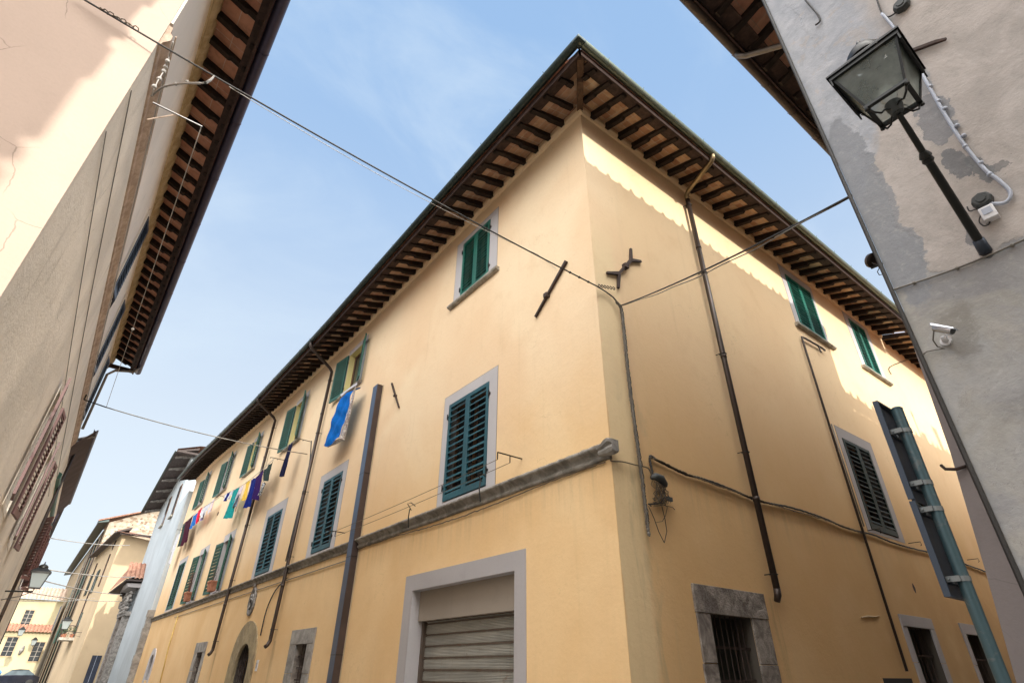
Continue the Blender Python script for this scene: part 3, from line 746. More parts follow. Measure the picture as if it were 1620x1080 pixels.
for i, (yy, kk, up) in enumerate(((4.95, .55, 0), (4.84, .8, .0), (4.76, 1., .01), (4.70, 1.05, .02), (4.665, .85, .02))):
    base = [(-.9, -.7), (-.2, -1), (.5, -.8), (.75, -.35), (.55, .1), (1.05, .35), (1.1, .75), (.5, .95), (-.9, .9)]
    st.append([(5.33-.10*kk*a*(1+R.uniform(-.06, .06)), yy, 4.215+up+.105*kk*b*(1+R.uniform(-.08, .08))) for a, b in base])
sc.sweep(st); sc.build('string_course_end', M['greystone'], MAIN)

# --- garage door
gf = MB(fA); frame_ring(gf, 6.65, 10.38, 0, 3.2, 6.92, 10.08, 0, 2.92, .012)
GF = gf.build('garage_surround', M['greyframe'], MAIN)
gf = MB(fA); gf.box(6.92, 10.08, -.30, -.17, 2.41, 2.93); gf.build('lintel_panel', M['recess'], MAIN)
gd = MB(); prof = []; z = 2.55
pitch = .183; k = 0; joints = MB(fA)
while z > .05:
    z0 = z-pitch
    for i in range(7):
        a = z-.022-(pitch-.044)*i/7; b = z-.022-(pitch-.044)*(i+1)/7
        prof += [(-.340, a), (-.316, a-.005), (-.316, b+.006), (-.340, b+.001)]
    joints.box(6.93, 10.07, -.37, -.309, z0-.010, z0+.010)
    z = z0
vs = [(6.93, o, zz) for o, zz in prof]+[(10.07, o, zz) for o, zz in prof]; n = len(prof)
gd.xf = fA; gd.add(vs, [(i, i+1, n+i+1, n+i) for i in range(n-1)])
GD = gd.build('garage_door', M['slat'], MAIN, label='grey corrugated rolling shutter with rust stains')
joints.build('slat_joint', M['slatgap'], GD)
gr = MB(fA); gr.box(6.92, 6.96, -.40, -.28, 0, 2.55); gr.box(10.0, 10.08, -.40, -.26, 0, 2.55); gr.box(6.96, 10.0, -.40, -.27, 2.40, 2.60); gr.build('guide_rail', M['slatgap'], MAIN)

# --- barred street windows
def barred(bld, xf, hole, outer, frame, label, bars=4, vb=5, door=False):
    u0, u1, z0, z1 = hole; mb = MB(xf); o = outer
    j = lambda: R.uniform(-.012, .012)
    # jamb blocks and lintel as separate stones in one surround mesh
    mb.box(o[0], o[1]+0, .0, .035, z1, o[3])
    hh = z0
    nb = max(2, int((z1-z0)/.55))
    for side in ((o[0], u0), (u1, o[1])):
        for k in range(nb):
            a, b = lerp(z0-(0 if door else .0), z1, k/nb), lerp(z0, z1, (k+1)/nb)
            mb.box(side[0]+j(), side[1]-.0+0, .0, .028+R.uniform(-.004, .006), a+.004, b-.004)
    if not door: mb.box(o[0], o[1], 0, .06, z0-.16, z0)
    f = mb.build('window' if not door else 'doorway', frame, bld, bevel=.006, label=label)
    b_ = MB(xf)
    for k in range(vb): uu = lerp(u0, u1, (k+1)/(vb+1)); b_.tube([(uu, -.09, z0), (uu, -.09, z1)], .009, 6)
    for k in range(bars): zz = lerp(z0, z1, (k+1)/(bars+1)); b_.box(u0, u1, -.10, -.085, zz-.014, zz+.014)
    b_.build('grille', M['iron'], f)
    d = MB(xf); d.box(u0-.02, u1+.02, -.36, -.30, z0, z1+.02); d.build('pane', M['darkgreen'] if door else M['glassdark'], f)
    return f
barred(MAIN, fA, SW1, (14.80, 16.52, .7, 2.52), M['greystone'], 'barred ground window with grey stone frame beside the steel box', 4, 3)
barred(MAIN, fA, SW2, (26.35, 28.3, .7, 2.55), M['greystone'], 'narrow barred ground window below the flower pots', 4, 3)
# rough doorway on side street
f = barred(MAIN, fB, DB1, (6.76, 8.50, 0, 2.66), M['rough'], 'rough stone doorway with iron bars under the corner', 5, 7, True)
barred(MAIN, fB, DB2, (13.40, 15.03, 0, 2.68), M['greyframe'], 'dark barred doorway with grey surround', 4, 4, True)
barred(MAIN, fB, DB3, (16.70, 18.3, 0, 2.69), M['greyframe'], 'dark barred doorway beside the blue pole foot', 4, 4, True)
v = MB(fB); v.box(11.83, 13.04, .0, .02, 1.1, 1.59); v.box(11.79, 13.08, .0, .012, 1.06, 1.63, 1)
v.build('ground_vent', [M['dark'], M['yellow']], MAIN)
# arched doorway: stone surround covering the square hole's corners
def arch_pts(u0, u1, zs, za, n=14, pointed=.25):
    c = (u0+u1)/2; w = (u1-u0)/2; out = []
    for k in range(n+1):
        a = math.pi*k/n; uu = c-w*math.cos(a); s = math.sin(a)
        out.append((uu, zs+(za-zs)*(s**(.8) if s > 0 else 0)+pointed*0*(1-abs(math.cos(a)))))
    return out
def arch(bld, xf, inner, outer, mat, label, back=M['dark'], grille=True, key='arched_doorway'):
    (a0, a1, azs, aza), (b0, b1, bzs, bza) = inner, outer
    I = [(a0, 0.05)]+arch_pts(a0, a1, azs, aza)+[(a1, .05)]; O = [(b0, 0.05)]+arch_pts(b0, b1, bzs, bza)+[(b1, .05)]
    mb = MB(xf); vs = []; fs = []; n = len(I)
    for o in (.035, -.05):
        vs += [(u, o, z) for u, z in I]+[(u, o, z) for u, z in O]
    for i in range(n-1):
        fs += [(i, i+1, n+i+1, n+i), (i, i+1, 2*n+i+1, 2*n+i), (n+i, n+i+1, 3*n+i+1, 3*n+i)]
    mb.add(vs, fs); f = mb.build(key, mat, bld, label=label)
    jl = MB(xf)
    for i in range(2, n-2, 2):
        (x0, y0), (x1, y1) = I[i], O[i]; jl.tube([(x0, .036, y0), (x1, .036, y1)], .004, 4)
    jl.build('stone_joint', M['rough'], f)
    if grille:
        gm = MB(xf)
        for k in range(6):
            uu = lerp(a0, a1, (k+1)/7); gm.tube([(uu, -.12, .1), (uu, -.12, aza-.05)], .008, 5)
        for k in range(3):
            zz = azs-.1+k*.22; gm.tube([(a0, -.12, zz), (a1, -.12, zz)], .008, 5)
        for k in range(8):
            cx, cz = lerp(a0+.2, a1-.2, (k % 4)/3), azs+.1+(k//4)*.3; gm.tube([(cx+.1*math.cos(q), -.13, cz+.1*math.sin(q)) for q in [k2*.8 for k2 in range(9)]], .007, 4)
        gm.build('grille', M['iron'], f)
    d = MB(xf); d.box(a0-.1, a1+.1, -.40, -.34, 0, aza+.2); d.build('door_panel', back, f)
    return f
arch(MAIN, fA, (20.05, 21.55, 1.55, 2.33), (19.45, 22.3, 1.6, 2.98), M['archstone'], 'arched doorway of ochre sandstone below the oval plaque')
arch(MAIN, fA, (38.25, 39.35, 1.75, 2.3), (37.9, 39.75, 1.8, 2.6), M['lilacframe'], 'small arched window at the far end', grille=True, key='arched_window')
# oval plaque and house number
pq = MB(fA); cy, cz = 21.25, 3.58
ring = lambda r, o, n=20: [(cy+.36*r*math.cos(2*math.pi*k/n)*(1+.08*math.sin(3*k)), o, cz+.44*r*math.sin(2*math.pi*k/n)) for k in range(n)]
pq.sweep([ring(1, 0), ring(1.02, .05), ring(.85, .07), ring(.8, .04)]); 
pq.tube([(cy-.12, .06, cz+.2), (cy-.2, .06, cz), (cy, .06, cz-.24), (cy+.2, .06, cz), (cy+.12, .06, cz+.2), (cy, .06, cz+.12), (cy-.12, .06, cz+.2)], .025, 6)
pq.tube([(cy-.1, .06, cz+.02), (cy, .075, cz+.08), (cy+.1, .06, cz-.02)], .03, 6)
pq.tube([(cy, .04, cz+.40), (cy, .05, cz+.56)], .05, 6); pq.build('oval_plaque', M['carved'], MAIN, smooth=True)
nb = MB(fA); c = at(407, 1052, 0, XA); nb.box(c.y-.09, c.y+.09, 0, .02, c.z-.14, c.z+.14); nb.build('number_plate', M['white'], MAIN, bevel=.004)
nb = MB(fA); c2 = c
nb.box(c.y-.035, c.y-.02, .02, .024, c.z-.07, c.z+.07); nb.box(c.y+.02, c.y+.035, .02, .024, c.z-.07, c.z+.07); nb.box(c.y-.02, c.y+.02, .02, .024, c.z+.055, c.z+.07)
nb.build('number_digit', M['boxgrey'], MAIN)

# --- wall anchors
def anchor(xf, pts, w=.035, mat=M['iron'], knob=None):
    mb = MB(xf)
    for a, b in pts:
        a, b = Vector(a), Vector(b); d = (b-a).normalized(); s = Vector((-d.y, d.x))*w
        if xf is fA or xf is fB:
            mb.hexa([(a.x-s.x, .01, a.y-s.y), (b.x-s.x*.7, .01, b.y-s.y*.7), (b.x+s.x*.7, .01, b.y+s.y*.7), (a.x+s.x, .01, a.y+s.y),
                     (a.x-s.x, .055, a.y-s.y), (b.x-s.x*.7, .05, b.y-s.y*.7), (b.x+s.x*.7, .05, b.y+s.y*.7), (a.x+s.x, .055, a.y+s.y)])
    if knob: mb.box(knob[0]-w*1.5, knob[0]+w*1.5, .0, .085, knob[1]-w*1.4, knob[1]+w*1.4)
    return mb
anchor(fA, [((5.43, 7.95), (6.32, 7.20))], .032, knob=(5.98, 7.49)).build('wall_anchor', M['iron'], MAIN, label='long slanting iron wall anchor near the corner', bevel=.004)
anchor(fA, [((12.32, 8.22), (11.68, 7.28))], .022, knob=(11.98, 7.72)).build('wall_anchor', M['iron'], MAIN, label='short iron wall anchor beside the steel box', bevel=.004)
qb = [at(px, py, 1, YB) for px, py in ((996, 395), (996, 413), (1012, 415), (977, 434), (958, 433), (976, 457))]
Q = [(p.x, p.z) for p in qb]
anchor(fB, [(Q[1], Q[0]), (Q[1], Q[2]), (Q[1], Q[3]), (Q[3], Q[4]), (Q[3], Q[5])], .032, knob=((Q[1][0]+Q[3][0])/2, (Q[1][1]+Q[3][1])/2)).build('wall_anchor', M['iron'], MAIN, label='forked iron wall anchor on the side street face', bevel=.004)

# --- brown steel box column
bx = MB(fA); bx.box(12.95, 13.23, .004, .17, 0, 8.42); b_ = bx.build('steel_box_casing', M['brownbox'], MAIN, bevel=.006)
bx = MB(fA); bx.box(12.955, 13.225, .171, .174, 0, 8.41); bx.build('reflection_sheet', M['casingsky'], b_)  # thin sheet over the brown box carrying the painted sky reflection
sm_ = MB(fA); st = []
for k in range(60):
    z = 8.42*(k/59); st.append([(12.955, .001, z), (12.955, .012, z), (12.90+R.uniform(-.02, .022), .006, z), (12.90, .001, z)])
sm_.sweep(st); sm_.build('sealant_edge', M['cream'], b_)
sm_ = MB(fA)
for z in (1.9, 3.9, 5.9): sm_.box(12.94, 13.24, .003, .175, z, z+.012)
sm_.build('casing_joint', M['blackiron'], b_)

# --- downpipes
def downpipe(xf, gpt, elbow, bottom, r, bld, mats, label, kick=True, nb=5, so=.10):
    """gpt,elbow,bottom in (u,o,z)"""
    g_, e_, b_ = Vector(gpt), Vector(elbow), Vector(bottom)
    pts = [tuple(g_+Vector((0, 0, .02))), tuple(g_-Vector((0, 0, .10)))]
    a = g_-Vector((0, 0, .16)); d = e_-a
    pts += [tuple(a+d*.06), tuple(a+d*.5), tuple(a+d*.9), tuple(e_-Vector((0, 0, .06))), tuple(e_-Vector((0, 0, .2)))]
    mb = MB(xf); mb.tube(pts, r, 12); m1 = mb.build('downpipe', mats[0], bld, smooth=True, label=label)
    mb = MB(xf); q = [tuple(e_-Vector((0, 0, .2))), tuple(b_)]
    if kick: q += [(b_.x, b_.y, b_.z-.08), (b_.x-.03, b_.y+.05, b_.z-.18), (b_.x-.05, b_.y+.12, b_.z-.24)]
    mb.tube(q, r, 12)
    for k in range(3): z = lerp(e_.z-.3, b_.z, (k+.5)/3); t_ = (e_.z-z)/(e_.z-b_.z); u = lerp(e_.x, b_.x, t_); mb.tube([(u, b_.y, z-.035), (u, b_.y, z+.035)], r*1.14, 12)
    mb.build('pipe_shaft', mats[1], m1, smooth=True)
    br = MB(xf)
    for k in range(nb):
        z = lerp(e_.z-.4, b_.z+.2, k/(nb-1)); t_ = (e_.z-z)/(e_.z-b_.z); u = lerp(e_.x, b_.x, t_)
        br.tube([(u+r*1.2*math.cos(q), b_.y+r*1.2*math.sin(q), z) for q in [2*math.pi*i/12 for i in range(13)]], .008, 5)
        br.tube([(u-r*1.1, b_.y, z), (u-r*1.4, 0, z)], .008, 5)
    br.build('pipe_bracket', M['blackiron'], m1); return m1
downpipe(fA, (17.22, 1.1, 11.42), (17.45, .12, 10.75), (18.0, .12, 2.40), .052, MAIN, (M['pipe'], M['pipe']), 'dark downpipe between the second and third window columns')
downpipe(fA, (23.8, 1.1, 11.75), (24.1, .12, 11.1), (24.7, .12, 2.3), .055, MAIN, (M['pipe'], M['pipe']), 'dark downpipe behind the hanging purple laundry')
downpipe(fB, (8.36, 1.09, 11.42), (8.70, .11, 11.25), (8.78, .11, 2.75), .052, MAIN, (M['pipecopper'], M['pipe']), 'dark downpipe on the side street face', kick=False)
mb = MB(fB); mb.tube([(8.78, .11, 2.75), (8.785, .10, 2.66), (8.79, .06, 2.57)], [.055, .055, .045], 12); mb.build('pipe_shoe', M['pipe'], MAIN, smooth=True)
mb = MB(fB); mb.tube([(14.1, .06, 8.98), (13.9, .06, 9.0), (13.0, .06, 8.95), (12.88, .06, 8.93), (12.85, .06, 8.8), (12.83, .06, 1.7)], .026, 8)
mb.tube([(13.75, .06, 9.0), (13.78, .06, 8.86), (13.72, .09, 8.78)], .02, 6); mb.build('waste_pipe', M['pipe'], MAIN, smooth=True)
mb = MB(fB); mb.tube([(13.0, .05, 6.6), (13.0, .05, 4.3)], .014, 6); mb.build('thin_conduit', M['cablegrey'], MAIN, smooth=True)
mb = MB(fA); p = [at(283, 972, 0, XA), at(268, 1022, 0, XA), at(254, 1080, 0, XA)]
mb.tube([(q.y, .03, q.z) for q in p], .022, 6); mb.build('gas_pipe', M['yellowpipe'], MAIN, smooth=True)

# small holes and scars in the plaster
for xf_, axn, val, px, py, w_, h_, lab in ((fB, 1, YB, 1446, 930, .07, .20, 'small rusty vent grate on the side street face'), (fA, 0, XA, 345, 812, .16, .22, 'small hole in the plaster below the laundry')):
    c = at(px, py, axn, val); u_ = c.x if axn == 1 else c.y
    mb = MB(xf_); n_ = 9; mb.add([(u_+w_*math.cos(2*math.pi*k/n_)*R.uniform(.8, 1.1), .004, c.z+h_*.5*math.sin(2*math.pi*k/n_)*R.uniform(.8, 1.1)) for k in range(n_)], [tuple(range(n_))]); mb.build('wall_vent', M['iron'], MAIN, label=lab)
mb = MB(fB); p_ = [at(px, py, 1, YB) for px, py in ((1362, 976), (1372, 974), (1383, 975), (1391, 973))]; mb.tube([(q.x, .004, q.z) for q in p_], [.012, .02, .016, .006], 5); mb.build('plaster_scar', M['cream'], MAIN)

# ================================================================== NEIGHBOUR on the side street
NB = empty('cream_neighbour_house', (19.8, YB, 0), 'cream house adjoining the yellow building down the side street', 'house')
mb = MB(fB); facade(mb, 19.75, 34, 0, lambda u: 11.5, [(24.2, 25.4, 4.3, 6.3)], .25)
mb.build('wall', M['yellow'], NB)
for z0, z1 in ((4.3, 6.3),):
    mb = MB(fB); frame_ring(mb, 24.0, 25.6, z0-.05, z1+.2, 24.2, 25.4, z0, z1, .006); f = mb.build('window', M['lilacframe'], NB)
    leaf_mesh(fB, 24.2, -.02, 0, .6, z0, z1, .1, 1).build('shutter', M['darkgreenshut'], f); leaf_mesh(fB, 25.4, -.02, 0, .59, z0, z1, .1, -1).build('shutter', M['darkgreenshut'], f)
mb = MB(); mb.quad((19.8, 3.95, 11.3), (34, 3.95, 11.3), (34, 5.1, 11.68), (19.8, 5.1, 11.68)); mb.build('soffit', M['soffitB'], NB)
for k in range(26):
    mb = MB(); x = 20.0+k*.53; rafter(mb, (x, YB+.05, 11.58), (x, 4.0, 11.31)); mb.build('rafter', M['rafter'], NB)
tile_roof(lambda u, v: (u, 3.85+v, 11.40+v*.30), 19.8, 34, 0, 5.0, pitch=.22, seg=4, vstep=.6).build('roof', M['tile'], NB)
gutter([((x, 3.86, 11.40), (0, -1)) for x in (19.8, 34)], .08).build('gutter', M['gutterR'], NB, smooth=True, auto=True)

# ================================================================== LANTERN BUILDING (right, near)
RB = empty('grey_lantern_building', (XR, .71, 0), 'weathered grey building with peeling render carrying the lantern', 'building')
GZ, GY = 11.08, 2.065
mb = MB(fR); us = [(-30)+k*1.5 for k in range(20)]+[.71]
mb.quad((-30, 0, 0), (.71, 0, 0), (.71, 0, 11.6), (-30, 0, 11.6))
mb.xf = fW
mb.quad((XR, .71, 0), (14.6, .71, 0), (14.6, .71, 11.6), (XR, .71, 11.6)); mb.quad((14.6, .71, 0), (14.6, -30, 0), (14.6, -30, 11.6), (14.6, .71, 11.6))
mb.build('wall', M['lantern_wall'], RB)
mb = MB(); mb.quad((XR-.5, GY-.22, GZ-.14), (14.9, GY-.22, GZ-.14), (14.9, .4, GZ+.28), (XR-.5, .4, GZ+.28)); mb.build('soffit', M['soffitR'], RB)
mb = MB(); mb.box(XR-.5, 14.9, GY-.22, GY-.19, GZ-.24, GZ-.08); mb.build('fascia', M['fascia'], RB)
mb = MB(); mb.box(XR-.5, 14.9, GY-.50, GY-.225, GZ-.17, GZ-.125); mb.build('batten', M['fascia'], RB)
x = 4.05
while x < 14.8:
    mb = MB(); rafter(mb, (x, .68, GZ+.20), (x, GY-.25, GZ-.15), w=.11, h=.16, notch=.5, z2=.12); mb.build('rafter', M['rafter'], RB); x += .48+R.uniform(-.03, .03)
gm = gutter([((x, GY-.09, GZ-.02), (0, 1)) for x in (XR-.5, 6, 10, 14.95)], .09)
for k in range(11):
    x = 4.6+k*.95; gm.tube([(x, GY-.0, GZ-.01), (x, GY+.02, GZ+.02)], .007, 5); gm.tube([(x, GY-.09+.094*math.cos(q), GZ-.02-.094*math.sin(q)) for q in [math.pi*k2/8 for k2 in range(9)]], .005, 4)
gm.build('gutter', M['gutterR'], RB, smooth=True, auto=True)
mb = MB(); p0 = at(1168, 88, 2, GZ-.17); mb.tube([(p0.x, GY-.09, GZ-.02), (p0.x, GY-.09, GZ-.17), (p0.x+.04, GY-.2, GZ-.27), (p0.x+.25, 1.2, GZ-.55), (p0.x+.33, .86, GZ-.72), (p0.x+.34, .82, GZ-1.0), (p0.x+.34, .82, 0.3)], .05, 12)
mb.build('downpipe', M['zinc'], RB, smooth=True)
tile_roof(lambda u, v: (u, GY-.07-v, GZ+.02+v*.26), XR-.6, 14.9, 0, 5.2, pitch=.34, amp=.13, seg=10, vstep=.42, jit=.06, pan=True).build('roof', M['tile'], RB)
mb = MB(); mb.quad((XR-.6, GY-5.2, GZ+1.35), (14.9, GY-5.2, GZ+1.35), (14.9, -30, 8), (XR-.6, -30, 8)); mb.build('roof_back', M['tile'], RB)
# battered buttress down the alley (seen beyond the corner)
mb = MB(); pr = [(8, 2.10, 0), (8, 1.99, 1.6), (8, 1.87, 2.6), (8, 1.735, 3.9), (8, 1.64, 5.4), (8, 1.40, 7.2)]
st = [[(x, y+(x-8)*.01, z) for _, y, z in pr]+[(x, .6, 7.2), (x, .6, 0)] for x in (8, 9, 10, 11.5)]
mb.sweep(st); mb.build('buttress', M['greyscarp'], RB)
hk = MB(); c = at(1512, 740, 0, 7.95); hk.tube([(7.99, c.y-.12, c.z+.01), (7.93, c.y, c.z-.02), (7.9, c.y+.09, c.z+.0), (7.92, c.y+.12, c.z+.06)], .018, 6); hk.build('iron_hook', M['iron'], RB, smooth=True)
# lower house further down: casts the stepped shadow edge
LH = empty('low_alley_house', (14.9, .9, 0), 'lower tiled house behind the grey lantern building in the alley', 'house')
mb = MB(); mb.box(14.62, 30, -8, 1.0, 0, 8.9); mb.build('wall', M['ochre'], LH)
tile_roof(lambda u, v: (u, 1.9-v, 9.02+v*.26), 14.6, 30, 0, 5, pitch=.42, amp=.15, seg=10, vstep=.5, jit=.08, pan=True).build('roof', M['tile'], LH)
for (x, y, w_, h_) in ((18.95, 1.2, .10, .75), (19.75, 1.2, .10, 1.0), (20.0, 1.25, .3, .35), (21.4, 1.1, .35, .95)):
    mb = MB(); mb.box(x, x+w_, y-.3, y, 8.8, 9.1+h_); mb.box(x-.04, x+w_+.04, y-.34, y+.04, 9.1+h_, 9.16+h_); mb.build('chimney', M['tile'], LH)

# edge pipe and small fixings on the lantern wall
def wire(name, pts, r, mat, label, cat='cable', parent=None, n=6, beads=None, group=None, smooth=True, wob=0):
    if 3 <= len(pts) < 20 and smooth:
        P_ = [Vector(p) for p in pts]; out = []
        for i_ in range(len(P_)-1):
            a0, a1, a2, a3 = P_[max(i_-1, 0)], P_[i_], P_[i_+1], P_[min(i_+2, len(P_)-1)]
            for k_ in range(4):
                t_ = k_/4; out.append(.5*((2*a1)+(a2-a0)*t_+(2*a0-5*a1+4*a2-a3)*t_*t_+(3*a1-a0-3*a2+a3)*t_**3))
        pts = out+[P_[-1]]
    mb = MB()
    if wob:
        q = []
        for a, b in zip(pts, pts[1:]):
            for k in range(6): q.append(Vector(a).lerp(Vector(b), k/6)+Vector((R.uniform(-wob, wob), R.uniform(-wob, wob), R.uniform(-wob, wob))))
        q.append(Vector(pts[-1])); pts = q
    mb.tube([tuple(p) for p in pts], r, n)
    if beads:
        for p, rr in beads: mb.lathe([(0, -rr), (rr*.8, -rr*.6), (rr, 0), (rr*.8, rr*.6), (0, rr)], p, n=8)
    return mb.build(name, mat, parent, smooth=smooth, label=label if not parent else None, cat=cat if not parent else None, group=group)
def sag(a, b, s, n=24):
    a, b = Vector(a), Vector(b)
    return [a.lerp(b, k/n)-Vector((0, 0, s*4*(k/n)*(1-k/n))) for k in range(n+1)]
wire('edge_cable', [(XR-.012, .722, 0), (XR-.012, .722, 3.9), (XR-.01, .722, 8.5)], .013, M['cable'], 'black cable running straight down the corner edge of the grey building')
wire('thin_cable', [(XR-.008, .715, 3.70), (XR-.012, .66, 3.69), (XR-.012, .45, 3.665), (XR-.012, .25, 3.655), (XR-.012, .02, 3.66), (XR-.012, -1.2, 3.7)], .006, M['cablegrey'],
     'thin cable pinned straight across the grey wall below the lamp arm', beads=[((XR-.01, .6, 3.684), .012), ((XR-.01, .38, 3.66), .012), ((XR-.01, .12, 3.657), .012)])
c1 = [at(px, py, 0, XR-.02) for px, py in ((1395, 22), (1411, 40), (1440, 85), (1500, 190), (1530, 235), (1560, 270), (1580, 285), (1598, 303), (1596, 316), (1585, 322), (1566, 322))]
wire('steel_conduit', c1, .0105, M['conduit'], 'pale blue grey conduit curving to the junction box beside the lantern arm', n=8, beads=[(tuple(at(px, py, 0, XR-.02)), .016) for px, py in ((1417, 50), (1428, 68), (1446, 95), (1472, 137), (1485, 160), (1495, 172), (1514, 199), (1525, 215), (1527, 232), (1552, 258), (1566, 276))])
def octbox(px, py, r, label):
    c = at(px, py, 0, XR); mb = MB(); mb.lathe([(0, 0), (r, .0), (r, .035), (r*.82, .05), (0, .05)], (XR, c.y, c.z), axis=(-1, 0, 0), n=8)
    o = mb.build('junction_box', M['boxgrey'], label=label, cat='electrical box', bevel=.003)
    m2 = MB(); m2.lathe([(0, .05), (r*.5, .05), (r*.45, .056), (0, .056)], (XR, c.y, c.z), axis=(-1, 0, 0), n=8); m2.build('lid', M['boxgrey'], o); return c
octbox(1556, 320, .052, 'dark octagonal junction box right of the lamp arm'); octbox(1428, 12, .055, 'dark octagonal junction box above the lantern')
c = at(1567, 341, 0, XR); mb = MB(); mb.box(XR-.05, XR-.0, c.y-.035, c.y+.035, c.z-.045, c.z+.045); o = mb.build('sensor_box', M['white'], label='small white sensor box hanging under the junction box', cat='electrical box', bevel=.005)
mb = MB(); mb.box(XR-.053, XR-.05, c.y-.022, c.y+.022, c.z-.012, c.z+.03); mb.build('window_face', M['conduit'], o)
wire('loose_wire', [at(px, py, 0, XR-.015) for px, py in ((1530, 327), (1534, 334), (1545, 331), (1552, 336), (1549, 350), (1556, 357), (1564, 355), (1566, 348))], .004, M['cable'], 'loose black wire loop between the lamp arm and sensor box')
wire('entry_wire', [at(px, py, 0, XR-.02) for px, py in ((1385, -10), (1390, 8), (1396, 22), (1404, 27), (1412, 24), (1420, 18))], .006, M['cable'], 'short black wire dropping to the upper junction box')
wire('loose_wire', [at(px, py, 0, XR-.02) for px, py in ((1274, 0), (1284, 12), (1294, 24), (1297, 34), (1290, 40))], .008, M['cable'], 'black wire stub curling into the wall near the top corner')
# wall anchor bar
a, b = at(1330, 122, 0, XR-.02), at(1496, 61, 0, XR-.02); mb = MB(); mb.tube([tuple(at(1370, 108, 0, XR-.02)), tuple(at(1480, 67, 0, XR-.02)), tuple(at(1497, 62, 0, XR-.02))], [.018, .016, .011], 4); mb.build('wall_anchor', M['iron'], RB, label='rusty anchor bar behind the lantern')
# cracks/loose plaster lips
for pts in (((1300, 510+30), (1310, 512+30)), ):
    pass
# security camera
SC = empty('security_camera', tuple(at(1496, 545, 0, XR)), 'silver bullet security camera on the grey wall', 'camera')
a = at(1478, 518, 0, XR-.13); b = at(1510, 524, 0, XR-.15); d = (Vector(b)-Vector(a)); dn = d.normalized()
mb = MB(); mb.lathe([(0, 0), (.020, 0), (.022, .004), (.022, .10), (0, .10)], tuple(a), axis=tuple(dn), n=14); mb.build('body', M['camerametal'], SC, smooth=True, auto=True)
mb = MB(); mb.lathe([(.0, .10), (.018, .10), (.018, .104), (0, .106)], tuple(a), axis=tuple(dn), n=14); mb.build('lens', M['boxgrey'], SC)
mb = MB(); up = Vector((0, 0, 1)); s = dn.cross(up).normalized()
q0, q1 = Vector(a)+up*.025-dn*.006, Vector(a)+dn*.125+up*.025
mb.hexa([tuple(q0-s*.026-up*.02), tuple(q1-s*.026-up*.012), tuple(q1+s*.026-up*.012), tuple(q0+s*.026-up*.02), tuple(q0-s*.018+up*.004), tuple(q1-s*.018+up*.004), tuple(q1+s*.018+up*.004), tuple(q0+s*.018+up*.004)])
mb.build('sun_shield', M['camerametal'], SC, bevel=.004)
mb = MB(); m_ = Vector(a)+dn*.06-up*.02; w_ = at(1497, 540, 0, XR); mb.tube([tuple(m_), tuple(m_-up*.03), (XR-.04, w_.y, w_.z+.01), (XR, w_.y, w_.z)], [.010, .012, .012, .02], 8); mb.lathe([(0, 0), (.03, 0), (.028, .012), (0, .014)], (XR, w_.y, w_.z), axis=(-1, 0, 0), n=12)
mb.build('bracket', M['white'], SC, smooth=True, auto=True)
mb = MB(); mb.tube([tuple(a), tuple(a-up*.02-dn*.01), tuple(at(1476, 538, 0, XR-.1)), tuple(at(1483, 548, 0, XR-.03)), tuple(at(1494, 551, 0, XR-.02)), tuple(at(1480, 553, 0, XR-.015)), tuple(at(1466, 556, 0, XR-.015)), tuple(at(1458, 562, 0, XR-.012))], .004, 6); mb.build('camera_cable', M['cablegrey'], SC, smooth=True)
# round floodlight just round the corner
FLD = empty('floodlight', (XR+.1, .76, 3.95), 'round rusty floodlight bracketed to the corner edge of the grey wall', 'lamp')
c = at(1379, 412, 0, XR+.02); mb = MB(); mb.lathe([(0, -.03), (.03, -.028), (.048, -.01), (.052, .012), (.040, .016), (0, .012)], tuple(c), axis=(-.3, -.75, -.6), n=16); mb.build('head', M['pipe'], FLD, smooth=True, auto=True)
mb = MB(); e0 = at(1378, 424, 0, XR+.02); mb.tube([tuple(e0), (XR+.02, .715, e0.z-.005)], .009, 8); mb.build('arm', M['blackiron'], FLD)
mb = MB(); mb.tube([tuple(at(px, py, 0, XR+.0)) for px, py in ((1380, 416), (1388, 419), (1391, 424), (1388, 430), (1391, 435), (1396, 434), (1398, 428))], .003, 5); mb.build('flex', M['cable'], FLD, smooth=True)

